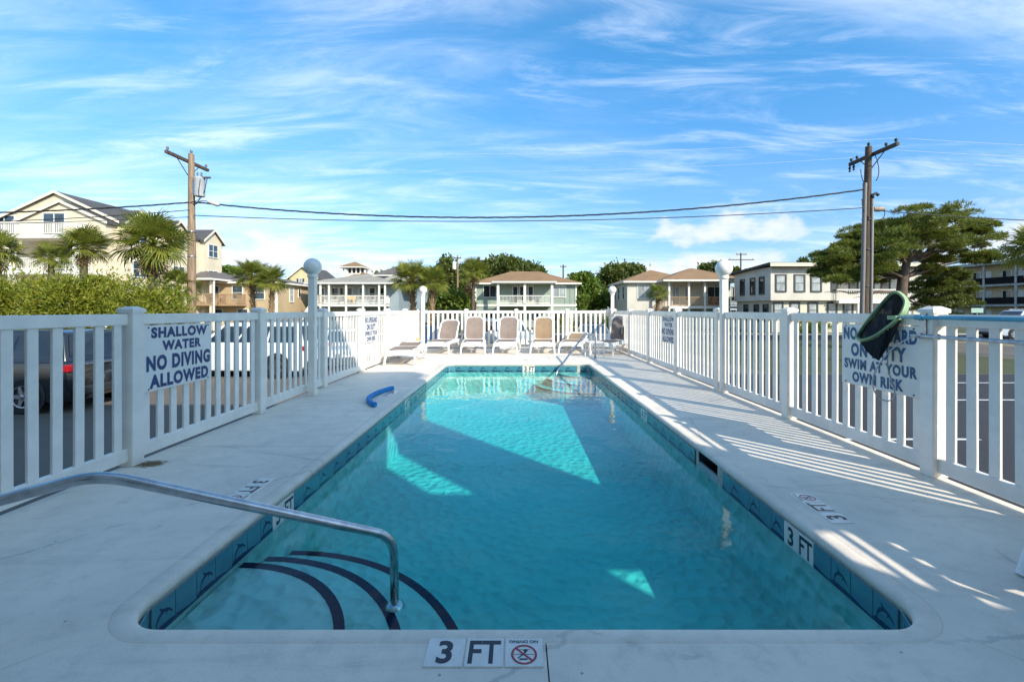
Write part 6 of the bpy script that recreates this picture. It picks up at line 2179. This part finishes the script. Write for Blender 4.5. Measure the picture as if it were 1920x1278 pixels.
for i, (x0, z0, x1, z1, bx2) in enumerate([(0.1, 0.0, 0.3, -1.2, 0.5), (-0.5, -0.7, 0.0, -1.5, -0.55), (-0.45, -2.0, 0.0, -2.8, -0.5), (0.55, -2.5, 0.35, -2.9, 0.6)]):
    a, b2 = Vector((x0 + lean, -0.2, za + z0)), Vector((x1 + lean * 0.6, -0.15, za + z1))
    m_ = (a + b2) / 2 + Vector(((bx2 - (x0 + x1) / 2) * 0.8, -0.1, -0.25))
    MB().tube([a.lerp(m_, s / 5).lerp(m_.lerp(b2, s / 5), s / 5) for s in range(6)], 0.016, 6).build('lead_wire', wire_mat, ur, smooth=True)
for zz in (0.35, 0.52, 0.66):
    MB().lathe([(0.18, -0.03), (0.20, 0.0), (0.18, 0.03)], 14, 'z', (lean * zz, 0, ZT2 * zz)).build('band', black_trim, ur, smooth=True)

# distant poles


def far_pole(label, px, top, d, arms, can_=False, m_=None):
    t = thing('utility_pole', label, 'utility pole', (X(px, d), d, GZ), 0, 'wooden utility poles')
    zt = P(px, top, d).z - GZ
    MB().tube([(0, 0, 0), (0, 0, zt)], [0.17, 0.11], 8).build('shaft', m_ or wood_dark, t, smooth=60)
    for (py, w_) in arms:
        z = P(px, py, d).z - GZ
        MB().box(-w_, w_, -0.2, -0.08, z - 0.07, z + 0.07).build('crossarm', wood_dark, t)
        for s in (-0.9, 0.9):
            insulator(t, s * w_, -0.14, z + 0.07)
    if can_:
        z = P(px, 498, d).z - GZ
        MB().lathe([(0.0, -0.5), (0.26, -0.5), (0.26, 0.45), (0.2, 0.5), (0.0, 0.52)], 12, 'z', (-0.45, -0.1, z)).build('transformer', trim_white, t, smooth=40)
    return t


far_pole('thin far pole with white transformer between the palms and oak', 858, 479, 62, [(484, 0.5)], True, wood_pole)
far_pole('short far pole right of the green house roof', 1056, 496, 74, [(500, 0.5)])
far_pole('far pole with two crossarms above the brown roof', 1389, 474, 78, [(477, 0.9), (487, 2.2)])


prim_m = mat('bare_conductor', (0.62, 0.63, 0.64), rough=0.4, var=0.1)


def wire(label, a, b2, sag, r=0.012, n_=40, twist=False):
    a, b2 = Vector(a), Vector(b2)
    t = thing('power_line', label, 'wire', (a.x, a.y, a.z), 0, 'overhead wires')
    pts = [a.lerp(b2, i / n_) - Vector((0, 0, sag * 4 * (i / n_) * (1 - i / n_))) - a for i in range(n_ + 1)]
    if not twist:
        MB().tube(pts, r, 5).build('strand', wire_mat if r > 0.008 else prim_m, t, smooth=True)
    else:
        n2 = n_ * 8
        for ph in (0.0, 2.1, 4.2):
            q = []
            for i in range(n2 + 1):
                f = i / n2
                c = a.lerp(b2, f) - Vector((0, 0, sag * 4 * f * (1 - f))) - a
                an = ph + f * (b2 - a).length * 3.0
                q.append(c + Vector((0, math.cos(an), math.sin(an))) * 0.022)
            MB().tube(q, 0.016, 4).build('strand', wire_mat, t, smooth=True)
    return t


pL = lambda py: Vector((LX + 0.2, LYp - 0.15, P(361, py, LYp).z))
pR = lambda py: Vector((RX_ - 0.05, RYp - 0.15, P(1620, py, RYp).z))
wire('thick twisted service cable sagging between the two near poles', pL(380), pR(357), 0.95, twist=True)
wire('single black line strung just under the twisted cable', pL(405), pR(391), 0.42, 0.02)
for i, yy in enumerate((-1.25, 1.2)):
    wire('thin primary wire between the crossarms of the two near poles' if i == 0 else 'second thin primary wire between the two near crossarms', (LX - 0.14, LYp + yy, P(361, 300, LYp).z + 0.2), (RX_ + 0.4, RYp + yy, P(1627, 287, RYp).z + 0.2), 0.5, 0.005)
wire('twisted cable from the transformer pole off to the left', (LX, LYp - 0.15, pL(381).z), (-46, LYp - 1, pL(381).z + 0.3), 0.75, twist=True)
wire('black line below the twisted cable off to the left', (LX, LYp - 0.15, pL(395).z), (-46, LYp - 1.2, pL(395).z + 0.2), 0.8, 0.02)
wire('lowest black line off to the left over the palms', (LX, LYp - 0.15, pL(408).z), (-46, LYp - 4.5, pL(430).z), 0.5, 0.016)
wire('thick black line from the dark pole off to the right', (RX_ + 0.4, RYp - 0.1, P(1640, 395, RYp).z), (46, RYp, P(1640, 395, RYp).z + 0.35), 0.75, 0.022)
for i, yy in enumerate((-1.25, 1.25, 0.0)):
    wire(['front', 'rear', 'middle'][i] + ' thin primary wire from the dark pole off to the right', (RX_ + 0.4, RYp + yy, P(1627, 287, RYp).z + 0.2), (46, RYp + yy, P(1627, 287, RYp).z + 0.3), 0.55, 0.006)
wire('service line dropping from the right toward the motel roof', (26.0, 27.0, P(1800, 470, 27).z), (46, 38, P(1920, 430, 27).z + 3), 0.3, 0.014)

# road sign by the motel
rs = thing('street_sign', 'small pale green street sign board before the motel', 'sign', (X(1832, 34), 34, GZ))
MB().tube([(0, 0, 0), (0, 0, 2.15)], 0.03, 8).build('post', alu, rs)
MB().bbox(-0.45, 0.45, -0.02, 0.02, 2.05, 2.40, 0.01).build('board', mat('sign_green', (0.30, 0.46, 0.38), rough=0.5, var=0.2), rs)
